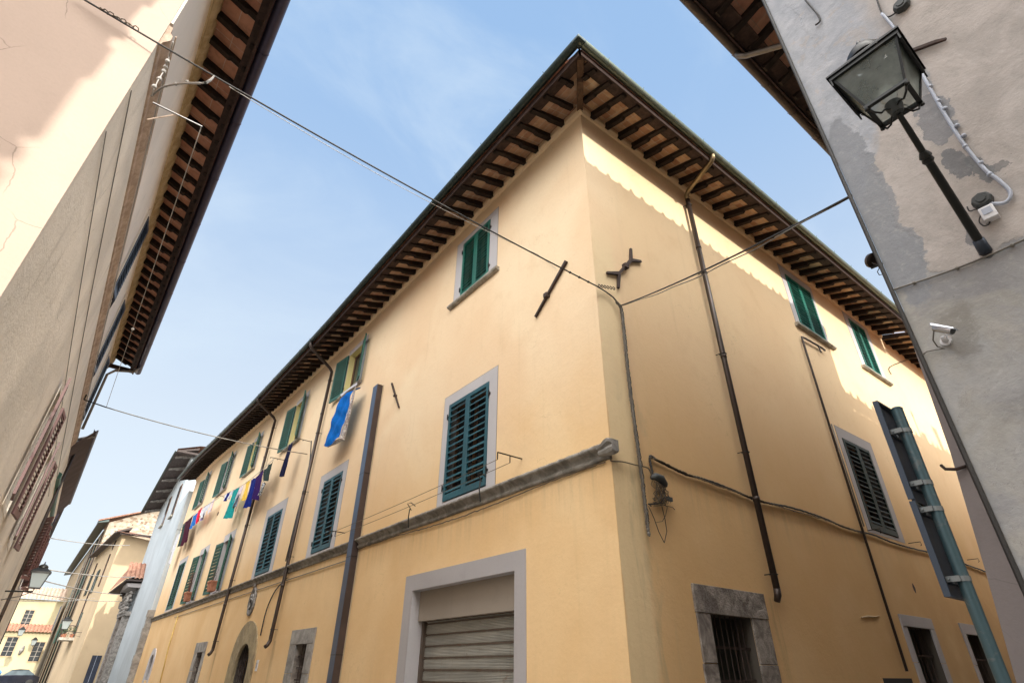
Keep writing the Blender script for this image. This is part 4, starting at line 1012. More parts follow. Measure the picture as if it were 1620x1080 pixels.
# ================================================================== LANTERN
def lantern(name, c, zb, zt, wb, wt, label, glass, group=None, yaw=0, detail=True, cap=True, roof_h=.12):
    """square tapering lantern, bottom centre c (x,y)"""
    x, y = c; L = empty(name, (x, y, zb), label, 'street lamp', group)
    ca, sa = math.cos(yaw), math.sin(yaw)
    xf = lambda u, o, z: (x+u*ca-o*sa, y+u*sa+o*ca, z)
    th = wb*.06; f = MB(xf)
    cb = [(-wb/2, -wb/2), (wb/2, -wb/2), (wb/2, wb/2), (-wb/2, wb/2)]; ct = [(a*wt/wb, b*wt/wb) for a, b in cb]
    for (a, b), (p, q) in zip(cb, ct): f.tube([(a, b, zb), (p, q, zt)], th*.75, 4)
    for ring, z, w_, t2 in ((cb, zb, wb, th), (ct, zt, wt, th*1.4)):
        for i in range(4):
            (a, b), (p, q) = ring[i], ring[(i+1) % 4]
            if abs(a-p) > abs(b-q): f.box(min(a, p)-t2, max(a, p)+t2, b-t2, b+t2, z-t2*.8, z+t2*.8)
            else: f.box(a-t2, a+t2, min(b, q)+t2, max(b, q)-t2, z-t2*.8, z+t2*.8)
    if detail:
        for (a, b) in cb:
            f.lathe([(0, -.02), (.012, -.012), (.012, .0), (0, .008)], xf(a*1.03, b*1.03, zb-.012), n=8)
    f.build('frame', M['blackiron'], L)
    for i in range(4):
        k = .985; (a, b), (p, q) = cb[i], cb[(i+1) % 4]; (a2, b2), (p2, q2) = ct[i], ct[(i+1) % 4]
        gm = MB(xf); gm.quad((a*k, b*k, zb+th), (p*k, q*k, zb+th), (p2*k, q2*k, zt-th), (a2*k, b2*k, zt-th)); gm.build('glass_pane', glass, L)
    r = MB(xf); e = wt/2+th*2.2; i_ = wt*.24; z1 = zt+th
    r.sweep([[(-e, -e, z1), (e, -e, z1), (e, e, z1), (-e, e, z1)], [(-e, -e, z1+.012), (e, -e, z1+.012), (e, e, z1+.012), (-e, e, z1+.012)],
             [(-i_, -i_, z1+roof_h), (i_, -i_, z1+roof_h), (i_, i_, z1+roof_h), (-i_, i_, z1+roof_h)]], caps=False)
    r.build('roof', M['blackiron'], L)
    if cap:
        r = MB(); R_ = wt*.29; r.lathe([(R_*.8, 0), (R_, .01), (R_, .05), (R_*.75, .09), (R_*.3, .12), (R_*.12, .13), (R_*.14, .17), (0, .2)], (x, y, z1+roof_h-.01), n=20)
        r.build('cap', M['blackiron'], L, smooth=True, auto=True)
    return L
LB = (2.795, .205)
LAN = lantern('street_lantern', LB, 4.30, 4.575, .195, .335, 'large black iron lantern with dusty glass on the grey wall', M['glass'], detail=True, roof_h=.15)
# drip skirts (side flanges seen at the top rim)
for sy in (-1, 1):
    mb = MB(); mb.box(LB[0]-.182, LB[0]+.182, LB[1]+sy*.178-.004, LB[1]+sy*.178+.004, 4.515, 4.585); mb.build('drip_skirt', M['blackiron'], LAN)
mb = MB(); mb.lathe([(0, 0), (.028, 0), (.032, .01), (.041, .05), (.042, .075), (0, .075)], (LB[0]+.005, LB[1], 4.235), n=16); mb.build('lamp_holder', M['boxgrey'], LAN, smooth=True, auto=True)
mb = MB(); mb.lathe([(0, 0), (.02, 0), (.022, .015), (.044, .06), (.048, .09), (.034, .13), (0, .145)], (LB[0]+.005, LB[1], 4.312), n=16); mb.build('bulb', M['bulb'], LAN, smooth=True)
mb = MB()
for sx, sy in ((-1, -1), (1, -1), (1, 1), (-1, 1)):
    mb.tube([(LB[0]+sx*.095, LB[1]+sy*.095, 4.29), (LB[0]+sx*.085, LB[1]+sy*.08, 4.25), (LB[0]+sx*.06, LB[1]+sy*.055, 4.238), (LB[0]+sx*.052, LB[1]+sy*.045, 4.252), (LB[0]+sx*.04, LB[1]+sy*.035, 4.264), (LB[0]+sx*.02, LB[1]+sy*.015, 4.262), (LB[0]+sx*.008, LB[1]+sy*.005, 4.235)], .006, 6)
mb.build('scroll_support', M['blackiron'], LAN, smooth=True)
A0, A1 = Vector((XR, .232, 3.70)), Vector((LB[0]+.02, LB[1], 4.235))
mb = MB(); mb.tube([tuple(A0.lerp(A1, t)) for t in (0, .55, .66)], [.024, .022, .021], 12); mb.tube([tuple(A0.lerp(A1, t)) for t in (.68, .9, 1)], [.017, .016, .014], 12)
mb.tube([tuple(A0.lerp(A1, t)) for t in (.655, .67, .69, .70, .72, .735)], [.022, .031, .026, .033, .026, .018], 12); mb.tube([tuple(A0), tuple(A0.lerp(A1, .07))], [.03, .026], 12)
mb.build('arm', M['blackiron'], LAN, smooth=True, auto=True)
mb = MB(); mb.tube([tuple(A0+Vector((.0, 0, -.012))), tuple(A0.lerp(A1, .085))], [.033, .029], 12); mb.build('arm_socket', M['signback'], LAN, smooth=True)
mb = MB(); mb.tube([(LB[0]+.19, LB[1]+.17, 4.56), (LB[0]+.16, LB[1]+.10, 4.42), (LB[0]+.115, LB[1]+.085, 4.31)], .003, 5)
mb.tube([(LB[0]+.175, LB[1]-.02, 4.44), (LB[0]+.20, LB[1]-.03, 4.445), (LB[0]+.205, LB[1]-.045, 4.41), (LB[0]+.185, LB[1]-.04, 4.39), (LB[0]+.175, LB[1]-.02, 4.40)], .003, 5); mb.build('latch_hook', M['blackiron'], LAN)

# ================================================================== BLUE POLE AND SIGN
PO = empty('sign_post', (3.55, .93, 0), 'blue green metal sign post standing at the corner of the grey building', 'sign post')
mb = MB(); mb.tube([(3.55, .93, 0), (3.55, .93, 2.93)], .030, 16); mb.lathe([(.030, 0), (.032, .006), (.024, .016), (0, .02)], (3.55, .93, 2.93), n=16); mb.build('pole', M['bluepole'], PO, smooth=True, auto=True)
for z in (2.80, 2.50, 2.36, 2.02):
    mb = MB(); mb.lathe([(.031, -.012), (.0335, -.012), (.0335, .012), (.031, .012)], (3.55, .93, z), n=16); mb.box(3.50, 3.515, .93, 1.0, z-.013, z+.013); mb.box(3.585, 3.60, .93, 1.0, z-.013, z+.013)
    mb.tube([(3.49, .975, z), (3.61, .975, z)], .005, 6); mb.build('clamp', M['clamp'], PO)
SG = empty('sign_board', (3.58, 1.0, 1.93), 'tall sign board clamped behind the blue post, seen from its dark back', 'sign')
mb = MB(); mb.box(3.475, 3.76, 1.005, 1.010, 2.42, 2.98); mb.box(3.475, 3.76, 1.005, 1.010, 1.95, 2.40); mb.build('plate', M['signback'], SG)
mb = MB(); mb.box(3.467, 3.475, .985, 1.014, 1.94, 2.405); mb.box(3.467, 3.475, .985, 1.014, 2.415, 2.99); mb.box(3.755, 3.765, .985, 1.014, 1.94, 2.99); mb.box(3.475, 3.755, .985, 1.014, 1.94, 1.952); mb.box(3.475, 3.755, .985, 1.014, 2.978, 2.99)
mb.build('edge_frame', M['signback'], SG)
mb = MB()
for z in (2.02, 2.36, 2.50, 2.80): mb.box(3.48, 3.75, .990, 1.005, z-.012, z+.012)
mb.box(3.49, 3.505, .99, 1.005, 1.94, 2.97)
mb.build('back_channel', M['signback'], SG)

# ================================================================== LEFT BUILDING
LBd = empty('beige_left_building', (XL, YS, 0), 'beige building on the left with terracotta soffit and dark blue gutter', 'building')
ztopL = 11.35
WL = [(12.35, 13.45, 8.42, 10.45), (16.3, 17.4, 8.25, 10.35), (20.2, 21.3, 8.3, 10.3)]
WL1 = [(12.45, 13.55, 4.0, 6.1), (16.6, 17.7, 4.0, 6.1)]
mb = MB(fL); facade(mb, YS, 23, 0, lambda u: ztopL, [(a, b, c, d) for a, b, c, d in WL+WL1], .2)
mb.build('wall', M['beige'], LBd, label='beige street wall')
mb = MB(); mb.box(XL-9, XL, YS, YS+.02, 0, 12.4); mb.build('end_wall', M['pinkplaster'], LBd, label='sunlit pink end wall')
mb = MB(); mb.quad((XL, 23, 0), (XL-9, 23, 0), (XL-9, 23, 11.4), (XL, 23, 11.4)); mb.build('back_wall', M['beige'], LBd)
# frieze slightly proud of the wall above the moulding, grooved
fr = MB(fL)
fr_h = [(a, b, c, d) for a, b, c, d in WL]
for (ua, ub) in ((YS+.02, 12.2), (13.6, 16.15), (17.55, 20.05), (21.45, 23)): fr.box(ua, ub, .0, .028, 8.42, 11.02)
for (ua, ub) in ((12.2, 13.6), (16.15, 17.55), (20.05, 21.45)): fr.box(ua, ub, .0, .028, 10.6, 11.02); 
fr.build('frieze', M['beige_top'], LBd)
mo = MB()
mo.sweep([[(XL, y, 7.96), (XL+.02, y, 7.98), (XL+.03, y, 8.04), (XL+.06, y, 8.09), (XL+.085, y, 8.14), (XL+.085, y, 8.22), (XL+.05, y, 8.26), (XL+.045, y, 8.36), (XL, y, 8.38)] for y in (YS+.03, 10, 15, 23.03)]); mo.build('moulding', M['brown_trim'], LBd)
mo = MB(); mo.sweep([[(XL, y, 11.0), (XL+.05, y, 11.02), (XL+.06, y, 11.12), (XL+.11, y, 11.2), (XL+.14, y, 11.32), (XL+.15, y, 11.44), (XL, y, 11.46)] for y in (YS+.03, 12, 23.03)]); mo.build('eave_moulding', M['olive_trim'], LBd)
GXL = -.10; GZL = 11.08
mb = MB(); mb.quad((XL-.1, YS-1.3, GZL+.46), (GXL-.2, YS-1.3, GZL+.06), (GXL-.2, 22.8, GZL+.06), (XL-.1, 22.8, GZL+.46)); mb.build('soffit', M['soffitL'], LBd)
y = 4.6
while y < 22.75:
    mb = MB(); rafter(mb, (XL, y, GZL+.42), (GXL-.22, y, GZL+.06), w=.105, h=.15, notch=.62, z2=.10); mb.build('rafter', M['rafter'], LBd); y += .525+R.uniform(-.015, .015)
mb = MB(); mb.box(GXL-.24, GXL-.20, YS-1.3, 22.9, GZL-.10, GZL+.08); mb.box(XL-.2, GXL-.2, 22.78, 22.86, GZL-.08, GZL+.06); mb.build('fascia', M['fascia'], LBd)
gm = gutter([((GXL-.09, y, GZL+.06), (1, 0)) for y in (YS-1.4, 10, 16, 22.95)], .10)
for k in range(10): y = 5.4+k*1.85; gm.tube([(GXL-.09+.104*math.cos(q), y, GZL+.06-.104*math.sin(q)) for q in [math.pi*k2/8 for k2 in range(9)]], .008, 4)
gm.build('gutter', M['gutterL'], LBd, smooth=True, auto=True)
mb = MB(); mb.box(GXL-.36, GXL-.245, YS-1.3, 22.8, GZL+.0, GZL+.045); mb.build('batten', M['fascia'], LBd)
tile_roof(lambda u, v: (GXL-.14-v, u, GZL+.12+v*.30), YS-1.3, 22.9, 0, 4, pitch=.24, seg=5, vstep=.6).build('roof', M['tile'], LBd)
mb = MB(); mb.tube([(GXL-.09, 22.3, GZL+.0), (GXL-.2, 22.35, GZL-.2), (XL+.3, 22.45, GZL-.3), (XL+.12, 22.5, GZL-.5), (XL+.12, 22.5, 8.5)], .045, 8); mb.build('downpipe', M['zinc'], LBd, smooth=True)
for i, (a, b, c, d) in enumerate(WL):
    mb = MB(fL); frame_ring(mb, a-.12, b+.12, c-.1, d+.12, a, b, c, d, .06); f = mb.build('window', M['beige_top'], LBd, label='upper street window with ink blue shutters')
    leaf_mesh(fL, a, .03, math.radians(7), .54, c, d, .09, 1).build('shutter', M['blueshut'], f); leaf_mesh(fL, b, .03, math.radians(7), .54, c, d, .09, -1).build('shutter', M['blueshut'], f)
    mb = MB(fL); mb.box(a, b, -.19, -.17, c, d); mb.build('pane', M['glassdark'], f)
for i, (a, b, c, d) in enumerate(WL1):
    mb = MB(fL); frame_ring(mb, a-.12, b+.12, c-.1, d+.12, a, b, c, d, .006); f = mb.build('window', M['beige'], LBd, label='lower street window with dusty rose shutters')
    leaf_mesh(fL, a-.01, .06, math.radians(4), .58, c, d, .085, -1).build('shutter', M['brownshut'], f)
    leaf_mesh(fL, b+.01, .06, math.radians(6), .58, c, d, .085, 1).build('shutter', M['brownshut'], f)
    mb = MB(fL); mb.box(a, b, -.19, -.17, c, d); mb.build('pane', M['glassdark'], f)
# plaster grooves / thin cables on beige wall
wire('wall_cable', [(XL+.012, 5.55, 7.1), (XL+.012, 9, 7.0), (XL+.012, 14, 6.95), (XL+.012, 22.9, 6.9)], .007, M['cablegrey'], 'upper thin cable pinned along the beige left wall')
wire('wall_cable', [(XL+.012, 5.55, 6.4), (XL+.012, 11, 6.3), (XL+.012, 22.9, 6.3)], .006, M['cablegrey'], 'lower thin cable pinned along the beige left wall above the rose shutters')
bd = [((XL+.10, 6.2+k*.8, 8.22), .016) for k in range(20)]
wire('moulding_cable', [(XL+.10, 5.6, 8.22), (XL+.10, 7, 8.20), (XL+.10, 12, 8.21), (XL+.10, 23, 8.2)], .011, M['cablelight'], 'pale bundled cable clipped along the moulding of the left building', beads=bd)
wire('moulding_cable', [(XL+.10, 5.6, 8.33), (XL+.09, 8, 8.32), (XL+.085, 23, 8.31)], .010, M['brown_trim'], 'brown cable just above the pale cable on the left moulding')

# clothesline brackets of the left building
CL = empty('clothesline_bracket', (XL, 7.1, 8.35), 'near steel arm of the clothesline on the left building', 'bracket', None)
pA_, pB_ = at(242, 163, 0, XL+.14), at(318, 205, 2, 8.43)
pe = at(318, 205, 1, pA_.y)
mb = MB(); mb.tube([tuple(pA_), (pe.x, pA_.y, pA_.z)], .009, 6); mb.build('arm', M['blackiron'], CL); mb = MB(); mb.tube([(pA_.x, pA_.y-.03, pA_.z-.02), (pe.x, pA_.y-.03, pA_.z-.02)], .007, 6); mb.build('rail', M['white'], CL)
mb = MB(); mb.tube([(XL+.17, pA_.y, pA_.z-.30), (pA_.x+.25, pA_.y, pA_.z-.02)], .008, 6); mb.build('brace', M['brown_trim'], CL)
p2 = at(133, 632, 0, XL+.10); e2x = pe.x
CL2 = empty('clothesline_bracket', tuple(p2), 'far steel arm of the clothesline at the end of the left building', 'bracket', None)
e2 = at(168, 644, 1, p2.y); mb = MB(); mb.tube([tuple(p2), (e2.x, p2.y, e2.z)], .016, 6); mb.build('arm', M['blackiron'], CL2)
mb = MB(); mb.tube([(p2.x, p2.y, p2.z+.0), (p2.x, p2.y, p2.z+.15)], .02, 6); mb.build('foot', M['blackiron'], CL2)
k1 = Vector((pe.x-.01, pA_.y, pA_.z)); k2 = Vector((e2.x, p2.y, e2.z))
wire('clothesline', [k1.lerp(k2, t) for t in (0, .25, .5, .75, 1)], .006, M['cablelight'], 'grey clothesline rope stretched between the two arms of the left building', beads=[(tuple(k1.lerp(k2, .55)), .03)])

# ================================================================== BUILDING BEHIND-LEFT (casts the scalloped shadow)
SB = empty('tall_house_behind', (-2.9, -3, 0), 'tall tiled house across the side street from the beige building', 'house')
mb = MB(); mb.box(-12, -2.85, -40, -2.0, 0, 11.4); mb.build('wall', M['cream'], SB)
mb = MB(); 
tile_roof(lambda u, v: (-1.17-v, u, 11.45+v*.12), -40, -1.6, 0, 8, pitch=.5, amp=.10, seg=8, vstep=.6, jit=.05).build('roof', M['tile'], SB)
mb = MB(); mb.box(-2.9, -1.4, -40, -1.9, 11.25, 11.4); mb.build('eave_board', M['fascia'], SB)
mb = MB(); mb.box(-1.30, -1.12, -9.0, -8.6, 11.3, 12.4); mb.build('chimney', M['tile'], SB)

# ================================================================== LEFT, FARTHER
L2 = empty('green_trim_left_house', (XL, 23.1, 0), 'second house on the left with a corrugated brown eave', 'house')
mb = MB(fL); facade(mb, 23.1, 35.4, 0, lambda u: 8.95, [(26, 27.1, 4.3, 6.2), (30, 31.1, 4.3, 6.2)], .2); mb.xf = fW; mb.quad((XL, 23.1, 0), (XL-8, 23.1, 0), (XL-8, 23.1, 8.9), (XL, 23.1, 8.9)); mb.build('wall', M['beige'], L2)
def corrugated(y0, y1, x0, x1a, z0, z1, pitch=.16):
    mb = MB(); n = int((y1-y0)/pitch)*4; vs = []; fs = []
    for i in range(n+1):
        y = lerp(y0, y1, i/n); s = .025*math.sin(2*math.pi*i/4); xo = lerp(x1a[0], x1a[1], i/n); vs += [(x0, y, z1+s), (xo, y, z0+s)]
    fs = [(2*i, 2*i+1, 2*i+3, 2*i+2) for i in range(n)]; return mb.add(vs, fs)
corrugated(23.0, 35.5, XL-.02, (-.62, -.80), 8.72, 8.02).build('eave', M['corr'], L2)
gutter([((-.66, 22.9, 8.70), (1, 0)), ((-.84, 35.5, 8.70), (1, 0))], .07).build('gutter', M['gutterL'], L2, smooth=True, auto=True)
mb = MB(); mb.tube([(-.66, 23.4, 8.62), (-.9, 23.3, 8.45), (XL+.05, 23.2, 8.3)], .05, 8); mb.build('downpipe', M['zinc'], L2, smooth=True)
for (a, b, c, d) in ((26, 27.1, 4.3, 6.2), (30, 31.1, 4.3, 6.2)):
    mb = MB(fL); frame_ring(mb, a-.1, b+.1, c-.1, d+.1, a, b, c, d, .03); f = mb.build('window', M['greyframe'], L2)
    leaf_mesh(fL, a, .05, math.radians(25), .5, c, d, .1, -1).build('shutter', M['brownshut'], f); leaf_mesh(fL, b, .05, math.radians(25), .5, c, d, .1, 1).build('shutter', M['brownshut'], f)
mb = MB(fL); mb.sweep([[(u, 0, 6.9), (u, .08, 6.95), (u, .10, 7.1), (u, 0, 7.15)] for u in (23.1, 35.4)]); mb.build('moulding', M['darkgreenshut'], L2)
mb = MB(fL); mb.tube([(24.6, .1, 8.6), (24.6, .1, 0)], .05, 6); mb.build('rain_pipe', M['pipe'], L2, smooth=True)
L3 = empty('dark_eave_left_house', (-1.4, 35.5, 0), 'third house on the left with dark wooden eave', 'house')
mb = MB(); mb.sweep([[(-1.25, 35.45, 0), (-8, 35.45, 0), (-8, 35.45, 8.6), (-1.25, 35.45, 8.6)], [(-2.0, 59, 0), (-8, 59, 0), (-8, 59, 8.6), (-2.0, 59, 8.6)]]); mb.build('wall', M['beige_top'], L3)
mb = MB(); mb.sweep([[(-1.3, 35.4, 8.75), (-.94, 35.4, 8.55), (-.94, 35.4, 8.68), (-1.3, 35.4, 8.95)], [(-2.1, 59, 8.75), (-1.66, 59, 8.55), (-1.66, 59, 8.68), (-2.1, 59, 8.95)]]); mb.build('eave', M['soffitdark'], L3)
mb = MB(); mb.tube([(-1.3, 35.8, 8.4), (-1.12, 35.9, 8.2), (-1.2, 36, 7.4), (-1.18, 36, 0)], .06, 6); mb.build('downpipe', M['gutterL'], L3, smooth=True)
for k in range(4):
    y = 38+k*4.5; x = -1.25-(y-35.45)*.032; mb = MB(); mb.box(x, x+.05, y, y+1.1, 4.2, 6.1); mb.build('window', M['greyframe'], L3)
    mb = MB(); mb.box(x+.03, x+.06, y+.1, y+1.0, 4.3, 6.0); mb.build('shutter', M['brownshut'], L3)

# ================================================================== RIGHT, FARTHER: white house with portal
WH = empty('white_portal_house', (XA, 43.5, 0), 'bluish white plastered house beyond the yellow building with ornate stone portal', 'house')
eave = lambda y: interp(y, [(44, 17.0), (50.3, 16.2), (61.6, 13.96)])
topW = lambda y: eave(y)+.35 if y > 49.4 else 12.2
whx = lambda y: interp(y, [(43.5, 5.15), (52, 5.38), (62, 5.4)])
mb = MB(); ysl = [43.5+k*1.5 for k in range(12)]+[61.2]
for a, b in zip(ysl, ysl[1:]):
    for z0_, z1_ in ((0, 4), (4, 8), (8, 99)):
        fl = lambda z: -.0
        mb.quad((whx(a), a, z0_), (whx(b), b, z0_), (whx(b), b, min(z1_, topW(b))), (whx(a), a, min(z1_, topW(a))))
mb.quad((5.15, 43.5, 0), (5.15, 43.5, topW(43.5)), (9, 43.5, topW(43.5)), (9, 43.5, 0)); mb.quad((5.3, 49.5, 12), (5.3, 49.5, topW(50)), (9, 49.5, topW(50)), (9, 49.5, 12)); mb.quad((5.4, 61.2, 0), (5.4, 61.2, topW(61)), (9, 61.2, topW(61)), (9, 61.2, 0))
mb.build('wall', M['whiteplaster'], WH)
mb = MB(); mb.sweep([[(5.6, y, eave(y)+.45), (4.10, y, eave(y)-.02), (4.10, y, eave(y)+.12), (5.6, y, eave(y)+.62)] for y in (49.0, 50.3, 56, 61.6)]); mb.box(4.2, 9, 48.9, 49.6, 16.35, 16.5); mb.build('eave', M['soffitdark'], WH)
for k in range(6):
    y = 50+k*2.2; mb = MB(); rafter(mb, (5.5, y, eave(y)+.40), (4.2, y, eave(y)-.01), w=.3, h=.2, z2=.13); mb.build('rafter', M['carved'], WH)
gutter([((4.06, y, eave(y)+.08), (-1, 0)) for y in (49, 50.3, 56, 61.7)], .09).build('gutter', M['gutterA'], WH, smooth=True, auto=True)
mb = MB(); mb.sweep([[(4.1, 48.9, eave(48.9)+.2), (5.6, 48.9, eave(48.9)+.75), (9, 48.9, eave(48.9)+1.2)], [(4.1, 61.7, eave(61.7)+.2), (5.6, 61.7, eave(61.7)+.75), (9, 61.7, eave(61.7)+.9)]], closed=False); mb.build('roof', M['tile'], WH)
for i, (y, z0_, z1_) in enumerate(((49.6, 11.75, 14.15), (54.8, 11.95, 14.3))):
    x = whx(y); mb = MB(); mb.box(x-.05, x+.02, y, y+1.1, z0_, z1_); f = mb.build('window', M['windowwood'], WH, label='tall narrow brown framed window')
    mb = MB(); mb.box(x-.058, x-.05, y+.1, y+.5, z0_+.08, z1_-.08); mb.box(x-.058, x-.05, y+.6, y+1.0, z0_+.08, z1_-.08); mb.build('pane', M['glassdark'], f)
    mb = MB(); mb.box(x-.16, x, y-.15, y+1.25, z0_-.16, z0_-.03); mb.build('sill', M['stonesill'], f)
# stone quoin strip where it meets the yellow building
mb = MB(); z = 0
while z < 4.4: h_ = R.uniform(.28, .45); mb.box(5.05+R.uniform(-.03, .03), 5.42, 43.3, 43.52+R.uniform(0, .2), z+.006, z+h_); z += h_
mb.box(5.0, 5.5, 43.28, 43.6, 4.35, 4.75); mb.build('quoin_strip', M['greystone'], WH, bevel=.012)
# portal: anchored in plane y ~57..61 on the wall
PX = 5.4
def P_(px, py, y): q = at(px, py, 1, y); return q
pt = MB()
pt.box(4.95, 5.4, 56.6, 57.5, 0, 5.2); pt.box(4.95, 5.4, 59.9, 60.8, 0, 5.2)          # pilasters
pt.box(4.9, 5.4, 56.4, 61.0, 5.2, 5.5)
PT = pt.build('portal', M['carved'], WH, label='ornate carved stone portal with tiled canopy', bevel=.02)
mb = MB(); mb.box(5.2, 5.38, 57.5, 59.9, 0, 5.2); mb.build('door', M['windowwood'], PT)
mb = MB()
for k in range(90):
    yy, zz = 56.4+(k % 15)*.32, 5.45+(k//15)*.28; mb.lathe([(0, -.13), (.12, -.08), (.15, 0), (.1, .09), (0, .13)], (4.85+R.random()*.3, yy, zz), axis=(R.random(), R.random(), R.random()), n=7)
for sy in (56.5, 61.0):
    mb.tube([(4.85+.0, sy+.35*math.cos(q)*(1-q/9), 6.2+.35*math.sin(q)*(1-q/9)) for q in [k*.6 for k in range(13)]], .09, 6)
mb.build('carving', M['carved'], PT, smooth=True)
mb = MB(); mb.sweep([[(5.4, 56, 7.2), (4.55, 56, 7.2), (4.4, 56, 7.45), (5.4, 56, 7.5)], [(5.4, 61.3, 7.2), (4.55, 61.3, 7.2), (4.4, 61.3, 7.45), (5.4, 61.3, 7.5)]]); mb.box(4.75, 5.4, 57, 60.5, 7.5, 8.5); mb.build('pediment', M['greyframe'], PT)
mb = MB(); mb.add([(4.25, 55.8, 7.62), (5.95, 55.8, 7.62), (5.95, 62, 7.3), (3.75, 62, 7.1), (4.25, 55.8, 7.74), (5.95, 55.8, 7.74), (5.95, 62, 7.42), (3.75, 62, 7.22)], [(0, 1, 2, 3), (0, 1, 5, 4), (0, 3, 7, 4), (4, 7, 3, 0), (4, 5, 6, 7)])
mb.box(4.7, 5.4, 56.6, 56.8, 7.2, 7.62); mb.box(4.6, 5.4, 60.9, 61.1, 6.9, 7.3); mb.build('canopy', M['soffitdark'], PT)
tile_roof(lambda u, v: (u, 55.7+v*.8, 7.78+v*.68), 4.2, 6.0, 0, 1.9, pitch=.3, amp=.10, seg=6, vstep=.24).build('canopy_tiles', M['tile'], PT)
mb = MB(); mb.quad((4.2, 55.8, 7.76), (4.45, 57.2, 9.05), (4.3, 61.5, 8.6), (3.7, 62, 7.24)); mb.build('canopy_slope', M['tile'], PT)

# cream gable house and stone gable house
CG = empty('cream_gable_house', (3.4, 66, 0), 'cream house beyond the portal with balcony and anchor bars', 'house')
cx = lambda y: interp(y, [(66, 3.50), (84, 2.6), (110, 1.2)])
mb = MB(); 
mb.quad((3.5, 66, 0), (5.9, 66, 0), (5.9, 66, 12.4), (3.5, 66, 12.7)); ysl = [66, 72, 78, 84]
for a, b in zip(ysl, ysl[1:]): mb.quad((cx(a), a, 0), (cx(b), b, 0), (cx(b), b, 12.8), (cx(a), a, 12.8))
mb.build('wall', M['cream'], CG)
mb = MB(); mb.sweep([[(cx(y)+.5, y, 13.1), (cx(y)-.75, y, 12.6), (cx(y)-.75, y, 12.75), (cx(y)+.5, y, 13.3)] for y in (65.3, 74, 84)]); mb.box(3.2, 6.2, 65.3, 65.5, 12.55, 12.75); mb.build('eave', M['soffitdark'], CG)
mb = MB(); mb.quad((2.9, 65.1, 12.75), (6.2, 65.1, 12.4), (6.2, 67, 12.9), (2.9, 67, 13.3)); mb.build('roof', M['tile'], CG)
mb = MB(); mb.box(4.50, 5.22, 65.95, 66.0, .2, 2.6); f = mb.build('window', M['blueshut'], CG, label='tall dark blue shuttered window'); mb = MB(); mb.box(4.84, 4.87, 65.93, 65.95, .2, 2.6); mb.build('mullion', M['conduit'], f)
for (y, z0_, z1_) in ((70, 8.4, 11.4), (76, 5.2, 8.6), (79, 8.8, 11.6)):
    x = cx(y); mb = MB(); mb.tube([(x-.06, y, z0_), (x-.06, y+.1, z1_)], .07, 5); mb.build('wall_anchor', M['iron'], CG)
for (y, z0_) in ((75, 8.2), (80, 8.4), (76, 4.25)):
    x = cx(y); mb = MB(); mb.box(x-.10, x+.05, y, y+1.3, z0_, z0_+2.2); f = mb.build('window', M['glassdark'], CG)
    mb = MB(); mb.box(x-.06, x+.3, y-1.1, y+.0, z0_, z0_+2.2); mb.build('shutter', M['bottleshut'], f)
mb = MB(); mb.tube([(3.3, 69.5, 12.6), (3.25, 70, 12.1), (3.52, 71, 11.2), (3.54, 71, 0)], .09, 6); mb.build('downpipe', M['pipe'], CG, smooth=True)
BA = MB(); BA.box(1.85, 3.15, 74.5, 78.0, 3.95, 4.2); BA = BA.build('balcony', M['stonesill'], CG, label='small balcony with plants')
mb = MB()
for k in range(13): yy = 74.6+k*.28; mb.tube([(1.9, yy, 4.2), (1.9, yy, 5.2)], .025, 4)
for k in range(5): mb.tube([(1.9+k*.28, 74.55, 4.2), (1.9+k*.28, 74.55, 5.2)], .025, 4)
mb.tube([(3.1, 74.55, 5.22), (1.88, 74.55, 5.22), (1.88, 77.95, 5.22)], .04, 4); mb.build('railing', M['iron'], BA)
for k, (y, x) in enumerate(((74.9, 2.8), (75.0, 2.2), (77.0, 2.1))):
    mb = MB(); mb.lathe([(0, 0), (.13, 0), (.19, .3), (0, .3)], (x, y, 4.2), n=8)
    o = mb.build('potted_plant', M['terracotta'], label=('potted plant on the balcony beside the house wall', 'potted plant at the near street corner of the balcony', 'potted plant on the far end of the balcony')[k], cat='plant')
    mb = MB()
    for i in range(70):
        v = Vector((R.gauss(0, .2), R.gauss(0, .2), .45+R.random()*.5)); p = Vector((x, y, 4.2))+v; s = .10
        mb.add([tuple(p+Vector((R.uniform(-s, s), R.uniform(-s, s), R.uniform(-s, s)))) for _ in range(3)], [(0, 1, 2)])
    mb.build('foliage', M['leaf'], o)
GH = empty('stone_gable_house', (2, 74, 0), 'house with rubble stone gable rising behind the cream house', 'house')
GY2 = 84
g0, g1, g2 = at(173, 826, 1, GY2), at(240, 808, 1, GY2), at(300, 800, 1, GY2)
e0 = at(157, 822, 1, GY2-.3)
mb = MB(); mb.add([(g0.x, GY2, 9), (10, GY2, 9), (10, GY2, g2.z), (g1.x, GY2, g1.z), (g0.x, GY2, g0.z)], [(0, 1, 2, 3, 4)]); mb.build('gable_wall', M['rubble'], GH)
mb = MB(); mb.quad((g0.x, GY2, 0), (g0.x, GY2, g0.z), (1.5, 140, g0.z), (1.5, 140, 0)); mb.build('street_wall', M['ochre'], GH)
mb = MB(); mb.sweep([[(x+1.0, y, e0.z-.05), (x, y, e0.z-.30), (x, y, e0.z-.08), (x+1.0, y, e0.z+.2)] for x, y in ((e0.x, GY2-.3), (.45, 140))]); mb.build('eave', M['gutterA'], GH)
mb = MB(); mb.quad((e0.x-.05, GY2-.5, e0.z-.02), (10, GY2-.5, g2.z+.25), (10, 92, g2.z+.25), (e0.x-.05, 92, e0.z-.02)); mb.quad((e0.x-.05, GY2-.5, e0.z-.14), (10, GY2-.5, g2.z+.1), (10, GY2-.5, g2.z+.25), (e0.x-.05, GY2-.5, e0.z+0.02)); mb.build('roof', M['tile'], GH)
